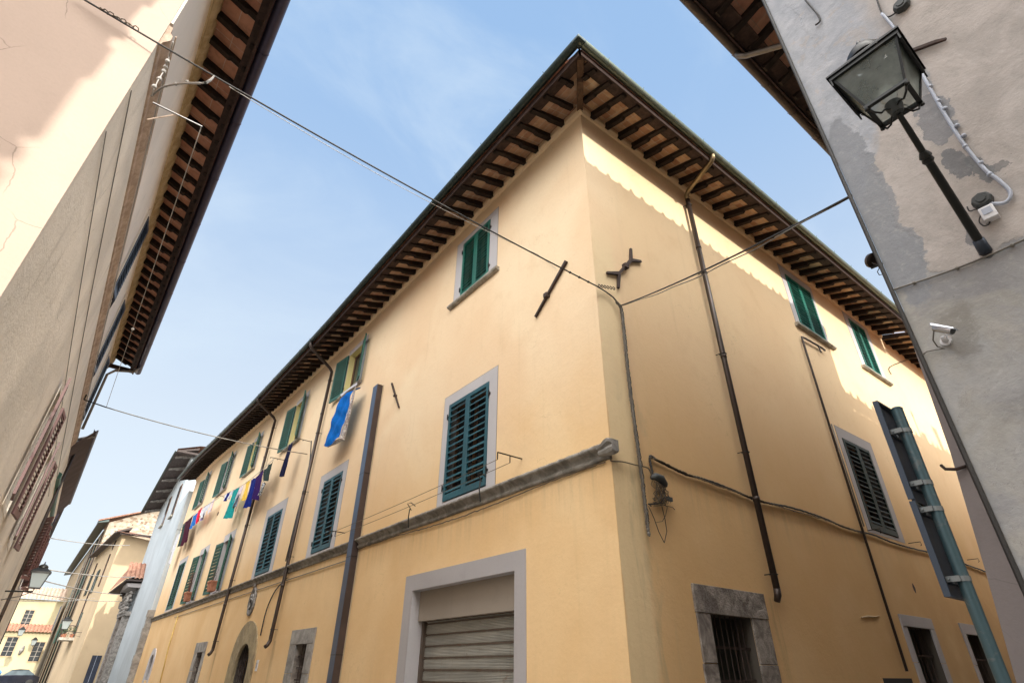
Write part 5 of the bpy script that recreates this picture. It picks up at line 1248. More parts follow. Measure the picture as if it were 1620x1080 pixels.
for k, (y, z0_) in enumerate(((88, 9.2), (93, 9.2), (99, 9.2), (106, 9.0), (88.5, 4.6), (95, 4.4), (102, 4.4))):
    x = lerp(g0.x, 1.5, (y-GY2)/(140-GY2)); mb = MB(); mb.box(x-.12, x+.05, y, y+1.3, z0_, z0_+2.3); f = mb.build('window', M['darkgreenshut'], GH)
    mb = MB(); mb.box(x-.1, x+.1, y-1.2, y+.0, z0_, z0_+2.3); mb.build('shutter', M['darkgreenshut'], f)
for k, (y, m_) in enumerate(((86, 'pipe'), (91.5, 'gutterA'), (97, 'pipe'), (103, 'cablegrey'))):
    x = lerp(g0.x, 1.5, (y-GY2)/(140-GY2)); mb = MB(); mb.tube([(x-.12, y, 16), (x-.12, y, 0)], .09, 6); mb.build('downpipe', M[m_], GH, smooth=True)
mb = MB(); mb.box(1.15, 1.25, 85.0, 86.2, 5.2, 7.6); mb.build('awning', M['blueshut'], GH)

# street end
EB = empty('lemon_street_end_house', (-1, 110, 0), 'pale lemon house closing the far end of the street', 'house')
E0 = at(55, 933, 1, 110); E1 = at(95, 950, 1, 110); E2 = at(77, 997, 1, 110)
mb = MB(); mb.box(-9, 1.6, 110, 118, E2.z-.3, E1.z); mb.box(-9, 1.6, 108.6, 110, 0, E2.z-.2); mb.build('wall', M['endwall'], EB)
tile_roof(lambda u, v: (u, 109.4+v, E1.z+v*.55), -9, 1.6, 0, 3.2, pitch=.45, amp=.12, seg=5, vstep=.6).build('roof', M['tilegrey'], EB)
tile_roof(lambda u, v: (u, 108.0+v, E2.z-.35+v*.5), -9, 1.6, 0, 2.1, pitch=.4, amp=.12, seg=5, vstep=.6).build('lean_to_roof', M['tile'], EB)
for (px, py, w_, h_, yy) in ((43, 977, 1.0, 2.0, 109.95), (15, 1022, 1.15, 2.2, 108.55), (58, 1030, 1.15, 2.3, 108.55)):
    c = at(px, py, 1, yy); mb = MB(); mb.box(c.x-w_/2-.1, c.x+w_/2+.1, yy-.04, yy+.02, c.z-h_/2-.1, c.z+h_/2+.1); f = mb.build('window', M['cream'], EB)
    mb = MB(); mb.box(c.x-w_/2, c.x+w_/2, yy-.07, yy-.04, c.z-h_/2, c.z+h_/2); f2 = mb.build('pane', M['glassdark'], f)
    mb = MB(); mb.box(c.x-.04, c.x+.04, yy-.10, yy-.07, c.z-h_/2, c.z+h_/2)
    for k in range(1, 4): zz = c.z-h_/2+h_*k/4; mb.box(c.x-w_/2, c.x-.04, yy-.095, yy-.07, zz-.03, zz+.03); mb.box(c.x+.04, c.x+w_/2, yy-.095, yy-.07, zz-.03, zz+.03)
    mb.build('glazing_bar', M['zinc'], f)
# wall lamp and small crest on end house
c = at(34, 1028, 1, 108.5); mb = MB(); mb.tube([(c.x-.1, 108.5, c.z-.5), (c.x, 108.4, c.z), (c.x+.12, 108.45, c.z+.55)], [.12, .25, .1], 7); mb.build('crest', M['carved'], EB, smooth=True)
# car and bin at the street end
def car(name, x, y, z, mat, label, yaw=0):
    ca, sa = math.cos(yaw), math.sin(yaw); xf = lambda u, o, h: (x+u*ca-o*sa, y+u*sa+o*ca, z+h)
    C_ = empty(name, (x, y, z), label, 'car')
    body = [(-2.1, .35), (-2.05, .75), (-1.6, .92), (-.9, .98), (1.5, .98), (2.0, .85), (2.1, .4), (2.0, .28), (-2.0, .28)]
    mb = MB(xf); mb.extr(body, lambda a, b: (a, -.85, b), lambda a, b: (a, .85, b)); mb.build('body', mat, C_, bevel=.06)
    cab = [(-1.05, .96), (-.45, 1.38), (.2, 1.46), (.95, 1.42), (1.6, .98)]
    mb = MB(xf); mb.extr(cab, lambda a, b: (a, -.74+(b-.96)*.25, b), lambda a, b: (a, .74-(b-.96)*.25, b)); mb.build('window', M['carglass'], C_)
    mb = MB(xf); mb.extr([(-.45, 1.37), (.2, 1.45), (.95, 1.41), (.95, 1.45), (.2, 1.49), (-.45, 1.41)], lambda a, b: (a, -.66, b), lambda a, b: (a, .66, b)); mb.build('roof', mat, C_, bevel=.02)
    for u in (-1.3, 1.3):
        for o in (-.82, .82):
            mb = MB(); mb.lathe([(0, -.09), (.25, -.09), (.31, -.05), (.31, .05), (.25, .09), (0, .09)], xf(u, o, .31), axis=(-sa, ca, 0), n=14); mb.build('wheel', M['tyre'], C_, smooth=True, auto=True)
    for o in (-.6, .6): mb = MB(xf); mb.box(-2.1, -2.02, o-.2, o+.2, .62, .74); mb.build('headlight', M['white'], C_)
car('parked_car', -.4, 82, 0, M['carpaint'], 'dark car parked at the far end of the street', math.pi*.04)
BN = empty('waste_container', (-2.0, 78, 0), 'blue recycling container beside the car at the street end', 'container')
mb = MB(); mb.hexa([(-2.75, 77.5, .15), (-1.55, 77.5, .15), (-1.55, 78.5, .15), (-2.75, 78.5, .15), (-2.85, 77.4, 1.2), (-1.45, 77.4, 1.2), (-1.45, 78.6, 1.2), (-2.85, 78.6, 1.2)]); mb.build('body', M['blueplastic'], BN, bevel=.04)
mb = MB(); mb.hexa([(-2.9, 77.35, 1.2), (-1.4, 77.35, 1.2), (-1.4, 78.65, 1.2), (-2.9, 78.65, 1.2), (-2.7, 77.5, 1.4), (-1.6, 77.5, 1.4), (-1.6, 78.5, 1.4), (-2.7, 78.5, 1.4)]); mb.build('lid', M['blueplastic'], BN, bevel=.03)

# distant street lanterns
def far_lantern(px, py, Y, h, label, arm_to):
    c = at(px, py, 1, Y); L = lantern('street_lantern', (c.x, c.y), c.z-h/2, c.z+h*.18, h*.42, h*.72, label, M['milky'], detail=False, roof_h=h*.2)
    mb = MB(); mb.tube([(c.x, c.y, c.z-h/2), (c.x, c.y, c.z-h*.66), (arm_to, c.y, c.z-h*.72)], .022, 6); mb.tube([(c.x, c.y, c.z-h*.66), (lerp(c.x, arm_to, .4), c.y, c.z-h*.9), (arm_to, c.y, c.z-h*1.1)], .012, 5); mb.build('arm', M['blackiron'], L); return L
far_lantern(62, 912, 23.0, .62, 'lantern on a long arm from the left houses near the street end', XL)
far_lantern(105, 985, 70, 1.0, 'pale lantern hanging beside the balcony', 3.5)
far_lantern(34, 998, 100, .95, 'distant pale lantern in front of the lemon house roof', -6)
far_lantern(54, 1014, 107, .9, 'distant dark lantern on the wall of the lemon house', 1.0)

# ================================================================== LAUNDRY
def cloth(name, label, cat, quad, x, mat, kind='towel', nu=10, nv=14, amp=.035, group='laundry drying outside the upper windows'):
    """quad of survey pixels: top-left, top-right, bottom-right, bottom-left on plane X=x"""
    q = [at(px, py, 0, x) for px, py in quad]; mb = MB(); vs = []; fs = []; ph = R.uniform(0, 6)
    for j in range(nv+1):
        for i in range(nu+1):
            u, v = i/nu, j/nv
            p = q[0].lerp(q[1], u).lerp(q[3].lerp(q[2], u), v)
            sq = 1-.22*math.sin(math.pi*min(1, v*1.1))*(.5+.5*math.sin(ph)); cm_ = q[0].lerp(q[1], .5).lerp(q[3].lerp(q[2], .5), v); p = cm_+(p-cm_)*sq
            p.x += amp*(math.sin(u*11+ph+v*1.3)*(.35+v)+.6*math.sin(u*23+ph*2+v*3)*v)+R.uniform(-.006, .006); p.z -= .05*math.sin(math.pi*((u*2) % 1))*(1-v)
            vs.append(tuple(p))
    for j in range(nv):
        for i in range(nu):
            u, v = (i+.5)/nu, (j+.5)/nv
            if kind == 'trousers' and v > .35 and abs(u-.5) < .08: continue
            if kind == 'shirt' and v > .45 and (u < .25 or u > .75) and v < .62: continue
            if kind == 'shirt' and v > .62 and (.18 < u < .3 or .7 < u < .82): continue
            if kind == 'small' and v > .6 and abs(u-.5) > .3: continue
            k = j*(nu+1)+i; fs.append((k, k+1, k+nu+2, k+nu+1))
    mb.add(vs, fs); o = mb.build(name, mat, smooth=True, label=label, cat=cat, group=group)
    return o
X0 = 5.0
def lz(px, py): return at(px, py, 0, X0)
cloth('towel', 'dark green cloth hanging at the near end of the laundry line', 'laundry', ((418, 742), (433, 727), (426, 760), (415, 761)), X0, clothm('dark_green_cloth', (.03, .05, .045)))
cloth('cloth', 'black and white patterned cloth hanging beside the purple garment', 'laundry', ((416, 762), (422, 762), (414, 783), (408, 784)), X0-.05, clothm('patterned_cloth', (.05, .06, .07), (.6, .62, .65), 22))
cloth('dress', 'purple garment hanging from the laundry line', 'laundry', ((404, 755), (417, 742), (408, 791), (399, 789)), X0, clothm('purple_cloth', (.03, .008, .09)), 'towel')
cloth('trousers', 'royal blue trousers hanging from the laundry line', 'laundry', ((397, 758), (407, 753), (395, 801), (385, 804)), X0, clothm('royal_blue_cloth', (.006, .018, .17)))
cloth('shirt', 'yellow shirt hanging from the laundry line', 'laundry', ((389, 762), (398, 757), (389, 790), (382, 792)), X0, clothm('yellow_cloth', (.78, .50, .08)))
cloth('leggings', 'pale pink leggings hanging from the laundry line', 'laundry', ((380, 771), (387, 764), (373, 811), (367, 800)), X0, clothm('pale_pink_cloth', (.72, .62, .68)), 'trousers')
cloth('trousers', 'teal trousers hanging from the laundry line', 'laundry', ((370, 774), (379, 769), (367, 819), (355, 820)), X0, clothm('teal_cloth', (.01, .27, .27)), 'trousers')
cloth('shorts', 'small blue shorts hanging from the laundry line', 'laundry', ((359, 779), (365, 776), (361, 791), (354, 793)), X0, clothm('royal_blue_cloth', (.006, .018, .17)), 'small')
cloth('vest', 'small white vest beside the blue shorts', 'laundry', ((363, 778), (369, 775), (365, 788), (360, 790)), X0-.04, clothm('white_cloth', (.62, .63, .68)), 'small')
cloth('shirt', 'white shirt on the far laundry line', 'laundry', ((325, 800), (335, 792), (329, 812), (318, 819)), X0, clothm('white_cloth', (.62, .63, .68)), 'shirt')
cloth('vest', 'white vest left of the white shirt', 'laundry', ((319, 806), (325, 800), (321, 816), (316, 822)), X0-.03, clothm('white_cloth', (.62, .63, .68)), 'small')
cloth('leggings', 'red leggings on the far laundry line', 'laundry', ((315, 805), (321, 800), (314, 824), (310, 828)), X0, clothm('red_cloth', (.62, .02, .05)))
cloth('jeans', 'bright blue trousers on the far laundry line', 'laundry', ((306, 815), (315, 808), (308, 829), (301, 837)), X0, clothm('sky_blue_cloth', (.02, .14, .45)), 'trousers')
cloth('blanket', 'dark maroon blanket at the far end of the laundry line', 'laundry', ((292, 826), (306, 814), (295, 856), (285, 866)), X0, clothm('maroon_cloth', (.05, .005, .018)))
cloth('blanket', 'dark green blanket behind the maroon blanket', 'laundry', ((289, 829), (294, 825), (287, 860), (281, 866)), X0+.05, clothm('dark_green_cloth', (.03, .05, .045)))
cloth('sheet', 'white netting hanging below the maroon blanket', 'laundry', ((281, 845), (285, 842), (270, 890), (264, 893)), X0, clothm('white_cloth', (.62, .63, .68)), 'small')
cloth('sock', 'small white sock beside the white vest on the near line', 'laundry', ((355, 783), (359, 780), (357, 790), (354, 792)), X0, clothm('white_cloth', (.62, .63, .68)), 'small')
cloth('towel', 'pale blue towel left of the pale pink leggings', 'laundry', ((379, 771), (383, 768), (374, 800), (370, 802)), X0+.05, clothm('pale_blue_cloth', (.35, .45, .60)))
cloth('cloth', 'lilac cloth between the blue trousers and the white shirt', 'laundry', ((323, 801), (328, 798), (320, 822), (316, 824)), X0+.05, clothm('lilac_cloth', (.38, .30, .52)))
cloth('cloth', 'pale pink cloth at the near end of the far laundry line', 'laundry', ((336, 791), (341, 787), (335, 806), (330, 811)), X0+.03, clothm('pale_pink_cloth', (.62, .55, .60)), 'small')
cloth('trousers', 'dark navy trousers hanging alone under an upper window', 'laundry', ((458, 702), (464, 697), (449, 753), (444, 754)), X0, clothm('navy_cloth', (.012, .014, .05)), group=None)
wire('clothesline', [lz(px, py) for px, py in ((434, 725), (412, 745), (385, 766), (350, 785))], .012, M['cablelight'], 'near washing line outside the yellow building with purple and teal laundry')
wire('clothesline', [lz(px, py) for px, py in ((347, 787), (325, 800), (305, 815), (284, 838))], .012, M['cablelight'], 'far washing line outside the yellow building with red and maroon laundry')
def line_bracket(y, z, label, L=.55, xw=XA, drop=.12):
    mb = MB(fA); mb.tube([(y, 0, z), (y, L, z)], .012, 5); mb.tube([(y, L, z), (y, L, z-drop)], .010, 5); mb.tube([(y, L*.5, z), (y, L*.5, z-drop)], .010, 5)
    return mb.build('line_bracket', M['blackiron'], label=label, cat='bracket', group='iron clothesline brackets')
p = lz(434, 725); line_bracket(p.y, p.z+.02, 'iron bracket at the near end of the laundry line', drop=.05)
p = lz(350, 785); line_bracket(p.y, p.z+.02, 'iron bracket between the two laundry lines', drop=.05)
p = lz(284, 838); line_bracket(p.y, p.z+.02, 'iron bracket at the far end of the laundry line', drop=.05)
p = lz(474, 694); line_bracket(p.y, p.z, 'iron bracket holding the navy trousers', drop=.05)
# brackets and wires along the string course by the first middle window
line_bracket(6.75, 4.62, 'iron bracket above the string course right of the petrol shutters', .5)
line_bracket(14.0, 4.62, 'iron bracket above the string course beside the steel box', .5)
for o_ in (.5, .25):
    wire('clothesline', sag(fA(6.75, o_, 4.50), fA(14.0, o_, 4.50), .03, 8), .005, M['cablebrown'], 'outer empty clothesline stretched above the string course' if o_ == .5 else 'inner empty clothesline stretched above the string course')
for k, yy in enumerate((7.6, 10.1)):
    mb = MB(fA); mb.tube([(yy, .2, 4.40), (yy, .30, 4.52), (yy, .22, 4.55), (yy, .12, 4.50)], .010, 5); mb.tube([(yy, .22, 4.05), (yy, .25, 4.25), (yy, .24, 4.42)], .012, 5)
    mb.build('line_hook', M['blackiron'], label=('small iron hook on the string course under the petrol shutters', 'small iron hook on the string course left of the petrol shutters')[k], cat='hook')
# duvet over sill
DV = empty('duvet', (5.2, 15.6, 8.5), 'bright blue duvet with floral lining airing over an upper window sill', 'duvet')
mb = MB(); nu, nv = 14, 22; q = [at(px, py, 0, 5.0) for px, py in ((540, 623), (562, 609), (537, 693), (512, 704))]; vs = []; fs = []
for j in range(nv+1):
    for i in range(nu+1):
        u, v = i/nu, j/nv; p = q[0].lerp(q[1], u).lerp(q[3].lerp(q[2], u), v)
        p.x += .018*math.sin(u*9+v*9)+.014*math.sin(v*21-u*6); p.z += -.05*math.sin(u*5)*v-.06*v*v*math.sin(math.pi*u); p.y += .04*math.sin(v*7)
        if v < .06: p.x += (.06-v)*3
        vs.append(tuple(p))
fs = [(j*(nu+1)+i, j*(nu+1)+i+1, (j+1)*(nu+1)+i+1, (j+1)*(nu+1)+i) for j in range(nv) for i in range(nu)]
mb.add(vs, fs); wf = [at(px, py, 0, 4.985) for px, py in ((538, 624), (553, 613), (565, 605), (565, 608), (551, 617), (540, 627))]; w2 = MB(); w2.add([tuple(p) for p in wf], [(0, 1, 4, 5), (1, 2, 3, 4)]); w2.build('white_fold', clothm('white_cloth', (.62, .63, .68)), DV); mb.build('blue_side', clothm('bright_blue_quilt', (.0, .13, .50)), DV, smooth=True)
mb = MB(); vs = []; fs = []; nu = 6; q2 = [at(px, py, 0, 5.0) for px, py in ((562, 609), (537, 693))]
for j in range(nv+1):
    v = j/nv; p = q2[0].lerp(q2[1], v)
    for i in range(nu+1):
        u = i/nu; vs.append((p.x+.16*u*(.25+.75*v)-.0, p.y-.03*math.sin(u*3)-.012*math.sin(v*20+u*4), p.z-.03*u))
fs = [(j*(nu+1)+i, j*(nu+1)+i+1, (j+1)*(nu+1)+i+1, (j+1)*(nu+1)+i) for j in range(nv) for i in range(nu)]
mb.add(vs, fs); mb.build('floral_side', clothm('floral_lining', (.60, .585, .57), (.34, .31, .35), 30), DV, smooth=True)
mb = MB(); a_, b_ = at(512, 704, 0, 5.0), at(537, 693, 0, 5.0)
mb.add([(5.0, a_.y, a_.z), (5.0, b_.y, b_.z), (5.16, b_.y-.03, b_.z-.03), (5.16, a_.y, a_.z-.03)], [(0, 1, 2, 3)]); mb.build('bottom_fold', clothm('floral_lining', (.72, .70, .68)), DV)

# flower pots on the string course
for i, (yy, lab) in enumerate(((27.6, 'terracotta window pot with bare stems nearer the camera'), (32.6, 'terracotta window pot with a bare reddish shrub farther along'))):
    P0 = empty('flower_pot', (5.22, yy, 4.42), lab, 'flower pot', 'terracotta pots on the string course')
    mb = MB(fA); mb.hexa([(yy-.28, .06, 4.42), (yy+.28, .06, 4.42), (yy+.28, .26, 4.42), (yy-.28, .26, 4.42), (yy-.34, .03, 4.75), (yy+.34, .03, 4.75), (yy+.34, .31, 4.75), (yy-.34, .31, 4.75)]); mb.box(yy-.36, yy+.36, .01, .33, 4.75, 4.82); mb.build('pot', M['terracotta'], P0, bevel=.012)
    mb = MB(fA)
    for k in range(5+10*i):
        pts = [(yy+R.uniform(-.2, .2), .17, 4.8)]
        for s in range(5): pts.append((pts[-1][0]+R.uniform(-.12, .12), pts[-1][1]+R.uniform(-.05, .05), pts[-1][2]+(.2 if i else .13)*R.uniform(.7, 1.2)))
        mb.tube(pts, [.012, .010, .008, .007, .006, .004], 4)
    mb.build('stems', M['twig'], P0)

# ================================================================== CABLES IN THE AIR AND ON THE WALLS
hub = Vector((5.55, YB-.06, 6.42)); h2 = at(945, 453, 0, XA-.06)
near_end = at(120, -8, 1, YS-.06)
pts = sag(near_end, h2, .10, 40)
bd = [(tuple(pts[k]), .022) for k in (37, 38, 39)]
wire('overhead_cable', pts+[at(958, 461, 1, YB-.05), at(970, 470, 1, YB-.05), at(980, 482, 1, YB-.05)], .012, M['cable'], 'thick overhead cable crossing the street to the corner of the yellow building', beads=bd)
tw = MB(); a_ = pts[2]; 
tp = []
for k in range(46): t = k/45; p = near_end.lerp(h2, .03+t*.055); tp.append(tuple(p+Vector((.018*math.cos(k*1.3), .018*math.sin(k*1.3), .018*math.cos(k*.9)))))
tw.tube(tp, .007, 5); tw.build('cable_clamp', M['cablebrown'], label='twisted wire clamp near the left end of the overhead cable', cat='cable clamp')
e1 = at(400, 167, 0, lerp(near_end.x, h2.x, .28))
wire('thin_overhead_cable', sag(pts[9]-Vector((0,0,.03)), at(850, 402, 0, XA-.08), .14, 24)+[at(880, 425, 0, XA-.03)], .005, M['cablelight'], 'thin pale overhead cable just below the thick one')
# cable bow from the left moulding
b0, b3 = at(240, 152, 0, XL+.17), pts[7]
wire('cable_bow', [b0, at(258, 138, 0, XL+.28), at(290, 132, 0, XL+.5), at(325, 131, 0, -.35), pts[8]], .011, M['cablegrey'], 'curved grey cable joining the left moulding to the overhead cable', beads=[(tuple(at(px, py, 0, x)), .02) for px, py, x in ((262, 136, -.9), (278, 133, -.75), (296, 130, -.6))])
# insulators on left wall
mb = MB()
for px, py in ((265, 97), (262, 106), (259, 113), (252, 125), (244, 137)):
    c = at(px, py, 0, XL+.2); mb.lathe([(0, -.025), (.022, -.015), (.026, 0), (.022, .015), (0, .025)], tuple(c), n=8)
mb.tube([tuple(at(px, py, 0, XL+.2)) for px, py in ((268, 90), (259, 113), (250, 128), (243, 142), (240, 152))], .007, 5)
mb.build('insulator_chain', M['cablelight'], label='chain of pale insulators on the left moulding below the cable bow', cat='insulator')
# along facade corner down
dn = [Vector((5.39, YB-.05, 6.50)), Vector((5.50, YB-.05, 6.42)), hub, Vector((5.62, YB-.05, 6.28)), Vector((5.68, YB-.05, 5.8)), Vector((5.78, YB-.05, 4.9)), Vector((5.84, YB-.05, 4.2)), Vector((5.90, YB-.05, 3.9)), Vector((5.93, YB-.04, 3.5)), Vector((5.97, YB-.04, 3.22))]
dn2 = []
for px, py in ((975, 478), (982, 488), (986, 520), (991, 570), (998, 630), (1006, 690), (1013, 740), (1019, 790), (1024, 830), (1027, 846)):
    q = at(px, py, 1, YB-.05); dn2.append(q)
wire('corner_cable_bundle', dn2, .022, M['cablegrey'], 'bundle of grey cables running down the corner of the yellow building', wob=.004)
for k in range(4):
    wire('strand', [p+Vector((R.uniform(-.03, .03), -.02, 0)) for p in dn2[:-1]], .006, M['cablebrown'], 'x', parent=None) if False else None
off = [(-.028, M['cablebrown']), (.026, M['cable'])]
for i, (o_, m_) in enumerate(off):
    wire('corner_cable', [p+Vector((o_, -.012, 0)) for p in dn2[:-1]], .007, m_, ('thin brown cable left of the corner cable bundle', 'thin black cable right of the corner cable bundle')[i], wob=.007)
r_end = Vector((XR+.02, .70, at(1344, 308, 0, XR).z))
pts2 = sag(at(980, 484, 1, YB-.05), r_end, .06, 30)
wire('alley_cable', pts2, .010, M['cable'], 'black cable from the yellow corner across the alley to the grey building')
wire('alley_cable', [p+Vector((.01*math.sin(i*.9), .0, -.05*math.sin(math.pi*i/30))) for i, p in enumerate(pts2)], .006, M['cablegrey'], 'thinner cable twisted below the black alley cable')
mb = MB()
for k in range(6):
    c = at(948+k*4.6, 452+k*.8, 0 if k < 0 else 1, YB-.07); mb.tube([(c.x+.025*math.cos(q), c.y, c.z+.03*math.sin(q)) for q in [i*math.pi/4 for i in range(9)]], .007, 5)
mb.build('insulator_chain', M['iron'], label='short iron chain under the forked wall anchor', cat='insulator')
# junction knot
JK = empty('cable_junction', tuple(at(1040, 775, 1, YB)), 'tangled telephone junction with loose wires on the side street face', 'electrical box')
c = at(1041, 762, 1, YB-.06); mb = MB(); mb.tube([(c.x-.14, c.y, c.z+.03), (c.x-.08, c.y-.03, c.z+.055), (c.x+.04, c.y-.03, c.z+.045), (c.x+.14, c.y, c.z-.01), (c.x+.15, c.y, c.z-.05)], [.03, .055, .06, .055, .03], 8); mb.build('cap', M['boxgrey'], JK, smooth=True)
mb = MB()
for k in range(26):
    sx = R.uniform(-.11, .13); pts = [(c.x+sx, YB-.05, c.z)]
    for s in range(5): pts.append((pts[-1][0]+R.uniform(-.04, .045), YB-R.uniform(.02, .12), pts[-1][2]-R.uniform(.03, .08)))
    pts.append((c.x-.12+R.uniform(-.02, .02), YB-.03, pts[-1][2]-.03)) if k % 2 else None
    mb.tube(pts, .0045, 4)
mb.build('loose_wires', M['cablebrown'], JK)
mb = MB(); W_ = lambda L: [tuple(at(px, py, 1, YB-.04)) for px, py in L]
mb.tube(W_(((1030, 800), (1026, 797), (1036, 797), (1045, 795), (1052, 785), (1050, 775))), .012, 6)
mb.tube(W_(((1047, 800), (1052, 820), (1055, 840), (1051, 858))), .005, 4); mb.tube(W_(((1026, 800), (1035, 820), (1042, 840), (1051, 858))), .005, 4); mb.tube(W_(((1045, 797), (1055, 800), (1064, 802), (1068, 806))), .004, 4)
mb.tube(W_(((1056, 800), (1053, 815), (1048, 824), (1038, 826))), .004, 4)
mb.build('hanging_wires', M['cable'], JK); c3 = at(1059, 789, 1, YB-.08); mb = MB(fB); mb.box(c3.x-.06, c3.x+.05, .07, .10, c3.z-.03, c3.z+.025); mb.build('connector', M['boxgrey'], JK)
wire('wall_cable', [at(px, py, 1, YB-.03) for px, py in ((1033, 752), (1028, 722), (1040, 728), (1060, 738), (1085, 750), (1115, 758), (1160, 775), (1200, 792), (1250, 802), (1300, 818), (1340, 835), (1380, 845), (1410, 857), (1440, 866), (1480, 876), (1530, 893), (1566, 906))],
     .018, M['cable'], 'thick black cable drooping across the side street face', wob=.004)
wire('wall_cable', [at(px, py, 1, YB-.05) for px, py in ((1030, 724), (1045, 729), (1080, 746), (1120, 762), (1165, 778), (1200, 790), (1250, 806), (1300, 820), (1370, 845))],
     .010, M['cablebrown'], 'brown cable twisted with the thick black one on the side street face', wob=.007)
wire('wall_cable', [at(966, 727, 0, XA-.02), Vector((XA-.02, YB-.03, 4.05)), at(985, 730, 1, YB-.03), at(1005, 735, 1, YB-.05), at(1025, 740, 1, YB-.05), at(1031, 752, 1, YB-.05)], .010, M['cablebrown'], 'short brown cable rounding the corner below the string course')
wire('wall_cable', [fA(y_, .03, 4.07-.07*max(0, math.sin((y_-6)*.62))) for y_ in [4.9+k*.4 for k in range(22)]], .010, M['cablebrown'], 'brown cable sagging under the string course', wob=.006)
wire('wall_cable', [fA(y_, .03, 3.9) for y_ in (13.3, 17.9, 24.6, 30, 35.5)], .012, M['cablegrey'], 'thin grey cable below the far string course')
wire('wall_cable', [fA(*p_) for p_ in ((17.9, .05, 3.95), (18.8, .04, 3.7), (19.3, .04, 3.2), (19.35, .04, 2.5))], .018, M['cable'], 'black cable loop beside the arched doorway')
wire('wall_cable', [fA(*p_) for p_ in ((17.85, .2, 8.2), (17.7, .14, 7.2), (17.9, .14, 5.8), (17.85, .2, 4.4))], .018, M['cable'], 'black cable following the near street downpipe')
# cable from left bracket to wall
wire('overhead_cable', sag(k2, at(486, 718, 0, XA-.05), .12, 24), .014, M['cablegrey'], 'overhead cable from the far clothesline arm to the yellow facade')
# thin far street crossing cables
for i, (a_, b_, ya, yb, r_) in enumerate((((50, 845), (205, 862), 34, 52, .03), ((30, 893), (215, 912), 30, 54, .035), ((22, 905), (193, 940), 28, 56, .035), ((10, 930), (190, 950), 26, 58, .028), ((0, 948), (150, 945), 26, 66, .02))):
    wire('street_cable', sag(at(*a_, 1, ya), at(*b_, 1, yb), .15, 16), r_*.7, M['cablelight'], ('highest', 'second highest', 'middle', 'second lowest', 'lowest')[i]+' thin cable crossing the far part of the street')
# small fittings: bracket on the sunlit wall beyond
BRK = [at(px, py, 1, YB-.03) for px, py in ((1410, 592), (1408, 580), (1438, 568))]
wire('line_bracket', BRK, .012, M['blackiron'], 'thin iron bracket on the sunlit wall beyond the last shutters', cat='bracket')
for i, (px, py) in enumerate(((1372, 839), (1437, 859), (1475, 868), (1530, 885))):
    c = at(px, py, 1, YB); mb = MB(fB); mb.tube([(c.x, 0, c.z), (c.x, .25, c.z), (c.x, .25, c.z-.07), (c.x+.03, .22, c.z-.08)], .008, 5)
    mb.build('line_hook', M['blackiron'], label='iron clothesline hook %s' % ('left of the bottle green shutters', 'right of the bottle green shutters', 'just left of the blue post', 'just right of the blue post')[i], cat='hook')

# ================================================================== LIGHT, SKY, CAMERA
SKY_FILL = (34.5, 32.3, 29.5)
SE = math.radians(20.5); SROT = math.radians(178.5)
sun = bpy.data.lights.new('sun', 'SUN'); sun.energy = 4.3; sun.angle = math.radians(.5); sun.color = (1, .94, .84)
so = bpy.data.objects.new('sun', sun); COL.objects.link(so)
sd = Vector((math.sin(math.radians(1.6))*math.cos(SE), -math.cos(math.radians(1.6))*math.cos(SE), math.sin(SE)))   # towards the sun
so.rotation_euler = sd.to_track_quat('Z', 'Y').to_euler(); so.location = sd*60

wd = bpy.data.worlds.new('World'); bpy.context.scene.world = wd; wd.use_nodes = True
nt = wd.node_tree; nd = nt.nodes; bg = nd['Background']
sky = nd.new('ShaderNodeTexSky'); sky.sky_type = 'NISHITA'; sky.sun_disc = False; sky.sun_elevation = SE; sky.sun_rotation = SROT
sky.air_density = 1.0; sky.dust_density = 1.2; sky.ozone_density = 1.6; sky.altitude = 100
tc = nd.new('ShaderNodeTexCoord'); mp = nd.new('ShaderNodeMapping'); mp.inputs['Scale'].default_value = (1.4, 3.0, 2.2); mp.inputs['Rotation'].default_value = (.3, .5, .6)
nz = nd.new('ShaderNodeTexNoise'); nz.inputs['Scale'].default_value = 1.5; nz.inputs['Detail'].default_value = 7; nz.inputs['Roughness'].default_value = .6; nz.inputs['Distortion'].default_value = .5
nt.links.new(tc.outputs['Generated'], mp.inputs[0]); nt.links.new(mp.outputs[0], nz.inputs['Vector'])
mr = nd.new('ShaderNodeMapRange'); mr.interpolation_type = 'SMOOTHSTEP'; nt.links.new(nz.outputs['Fac'], mr.inputs[0])
mr.inputs[1].default_value = .38; mr.inputs[2].default_value = .75; mr.inputs[3].default_value = 0; mr.inputs[4].default_value = .5
mx = nd.new('ShaderNodeMix'); mx.data_type = 'RGBA'; nt.links.new(mr.outputs[0], mx.inputs[0]); hz = nd.new('ShaderNodeMix'); hz.data_type = 'RGBA'; hz.inputs[0].default_value = .85; nt.links.new(sky.outputs[0], hz.inputs[6])
sx = nd.new('ShaderNodeSeparateXYZ'); nt.links.new(tc.outputs['Generated'], sx.inputs[0])
er = nd.new('ShaderNodeMapRange'); er.interpolation_type = 'SMOOTHSTEP'; nt.links.new(sx.outputs[2], er.inputs[0]); er.inputs[1].default_value = .12; er.inputs[2].default_value = .92
hc = nd.new('ShaderNodeMix'); hc.data_type = 'RGBA'; nt.links.new(er.outputs[0], hc.inputs[0]); hc.inputs[6].default_value = (5.9, 6.4, 6.8, 1); hc.inputs[7].default_value = (2.6, 4.1, 6.4, 1)
nt.links.new(hc.outputs[2], hz.inputs[7]); nt.links.new(hz.outputs[2], mx.inputs[6]); mx.inputs[7].default_value = (4.9, 5.8, 6.7, 1)
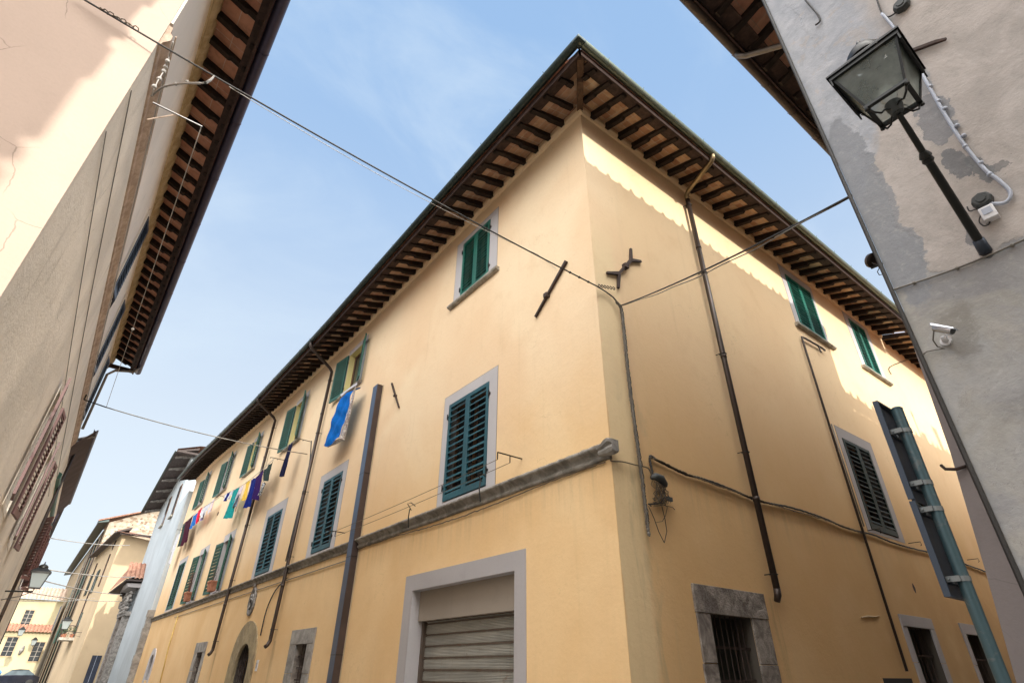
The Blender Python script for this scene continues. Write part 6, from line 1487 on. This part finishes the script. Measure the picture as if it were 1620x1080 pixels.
# added fill lobe in the sky, south-west and behind the viewer, brightening shaded walls
dt = nd.new('ShaderNodeVectorMath'); dt.operation = 'DOT_PRODUCT'; nt.links.new(tc.outputs['Generated'], dt.inputs[0]); dt.inputs[1].default_value = tuple(Vector((-.40, -.47, .78)).normalized())
mg = nd.new('ShaderNodeMapRange'); mg.interpolation_type = 'SMOOTHERSTEP'; nt.links.new(dt.outputs['Value'], mg.inputs[0])
mg.inputs[1].default_value = .46; mg.inputs[2].default_value = 1.0; mg.inputs[3].default_value = 0; mg.inputs[4].default_value = 1
mv = nd.new('ShaderNodeMix'); mv.data_type = 'RGBA'; mv.blend_type = 'ADD'; mv.inputs[0].default_value = 1
gs = nd.new('ShaderNodeVectorMath'); gs.operation = 'SCALE'; gs.inputs[0].default_value = SKY_FILL; nt.links.new(mg.outputs[0], gs.inputs['Scale'])
nt.links.new(mx.outputs[2], mv.inputs[6]); nt.links.new(gs.outputs[0], mv.inputs[7])
# second, smaller fill lobe added overhead to lift both street walls
d2 = nd.new('ShaderNodeVectorMath'); d2.operation = 'DOT_PRODUCT'; nt.links.new(tc.outputs['Generated'], d2.inputs[0]); d2.inputs[1].default_value = tuple(Vector((.06, -.36, .93)).normalized())
m2 = nd.new('ShaderNodeMapRange'); m2.interpolation_type = 'SMOOTHSTEP'; nt.links.new(d2.outputs['Value'], m2.inputs[0]); m2.inputs[1].default_value = .885; m2.inputs[2].default_value = .98; m2.inputs[3].default_value = 0; m2.inputs[4].default_value = 1
g2 = nd.new('ShaderNodeVectorMath'); g2.operation = 'SCALE'; g2.inputs[0].default_value = (40, 37.5, 34); nt.links.new(m2.outputs[0], g2.inputs['Scale'])
mw = nd.new('ShaderNodeMix'); mw.data_type = 'RGBA'; mw.blend_type = 'ADD'; mw.inputs[0].default_value = 1; nt.links.new(mv.outputs[2], mw.inputs[6]); nt.links.new(g2.outputs[0], mw.inputs[7])
nt.links.new(mw.outputs[2], bg.inputs[0]); bg.inputs[1].default_value = .15

cam = bpy.data.cameras.new('camera'); co = bpy.data.objects.new('camera', cam); COL.objects.link(co)
cam.sensor_width = 36; cam.lens = 36*FPX/1620; cam.clip_end = 2000; cam.clip_start = .05
m = Matrix((RT, UP, -FW)).transposed().to_4x4(); m.translation = EYE; co.matrix_world = m
sc_ = bpy.context.scene; sc_.camera = co
sc_.view_settings.view_transform = 'Standard'; sc_.view_settings.look = 'None'; sc_.view_settings.exposure = 0
sc_.render.engine = 'CYCLES'; sc_.cycles.max_bounces = 8; sc_.cycles.diffuse_bounces = 5; sc_.cycles.use_denoising = True
sc_.render.resolution_x = 1024; sc_.render.resolution_y = 682
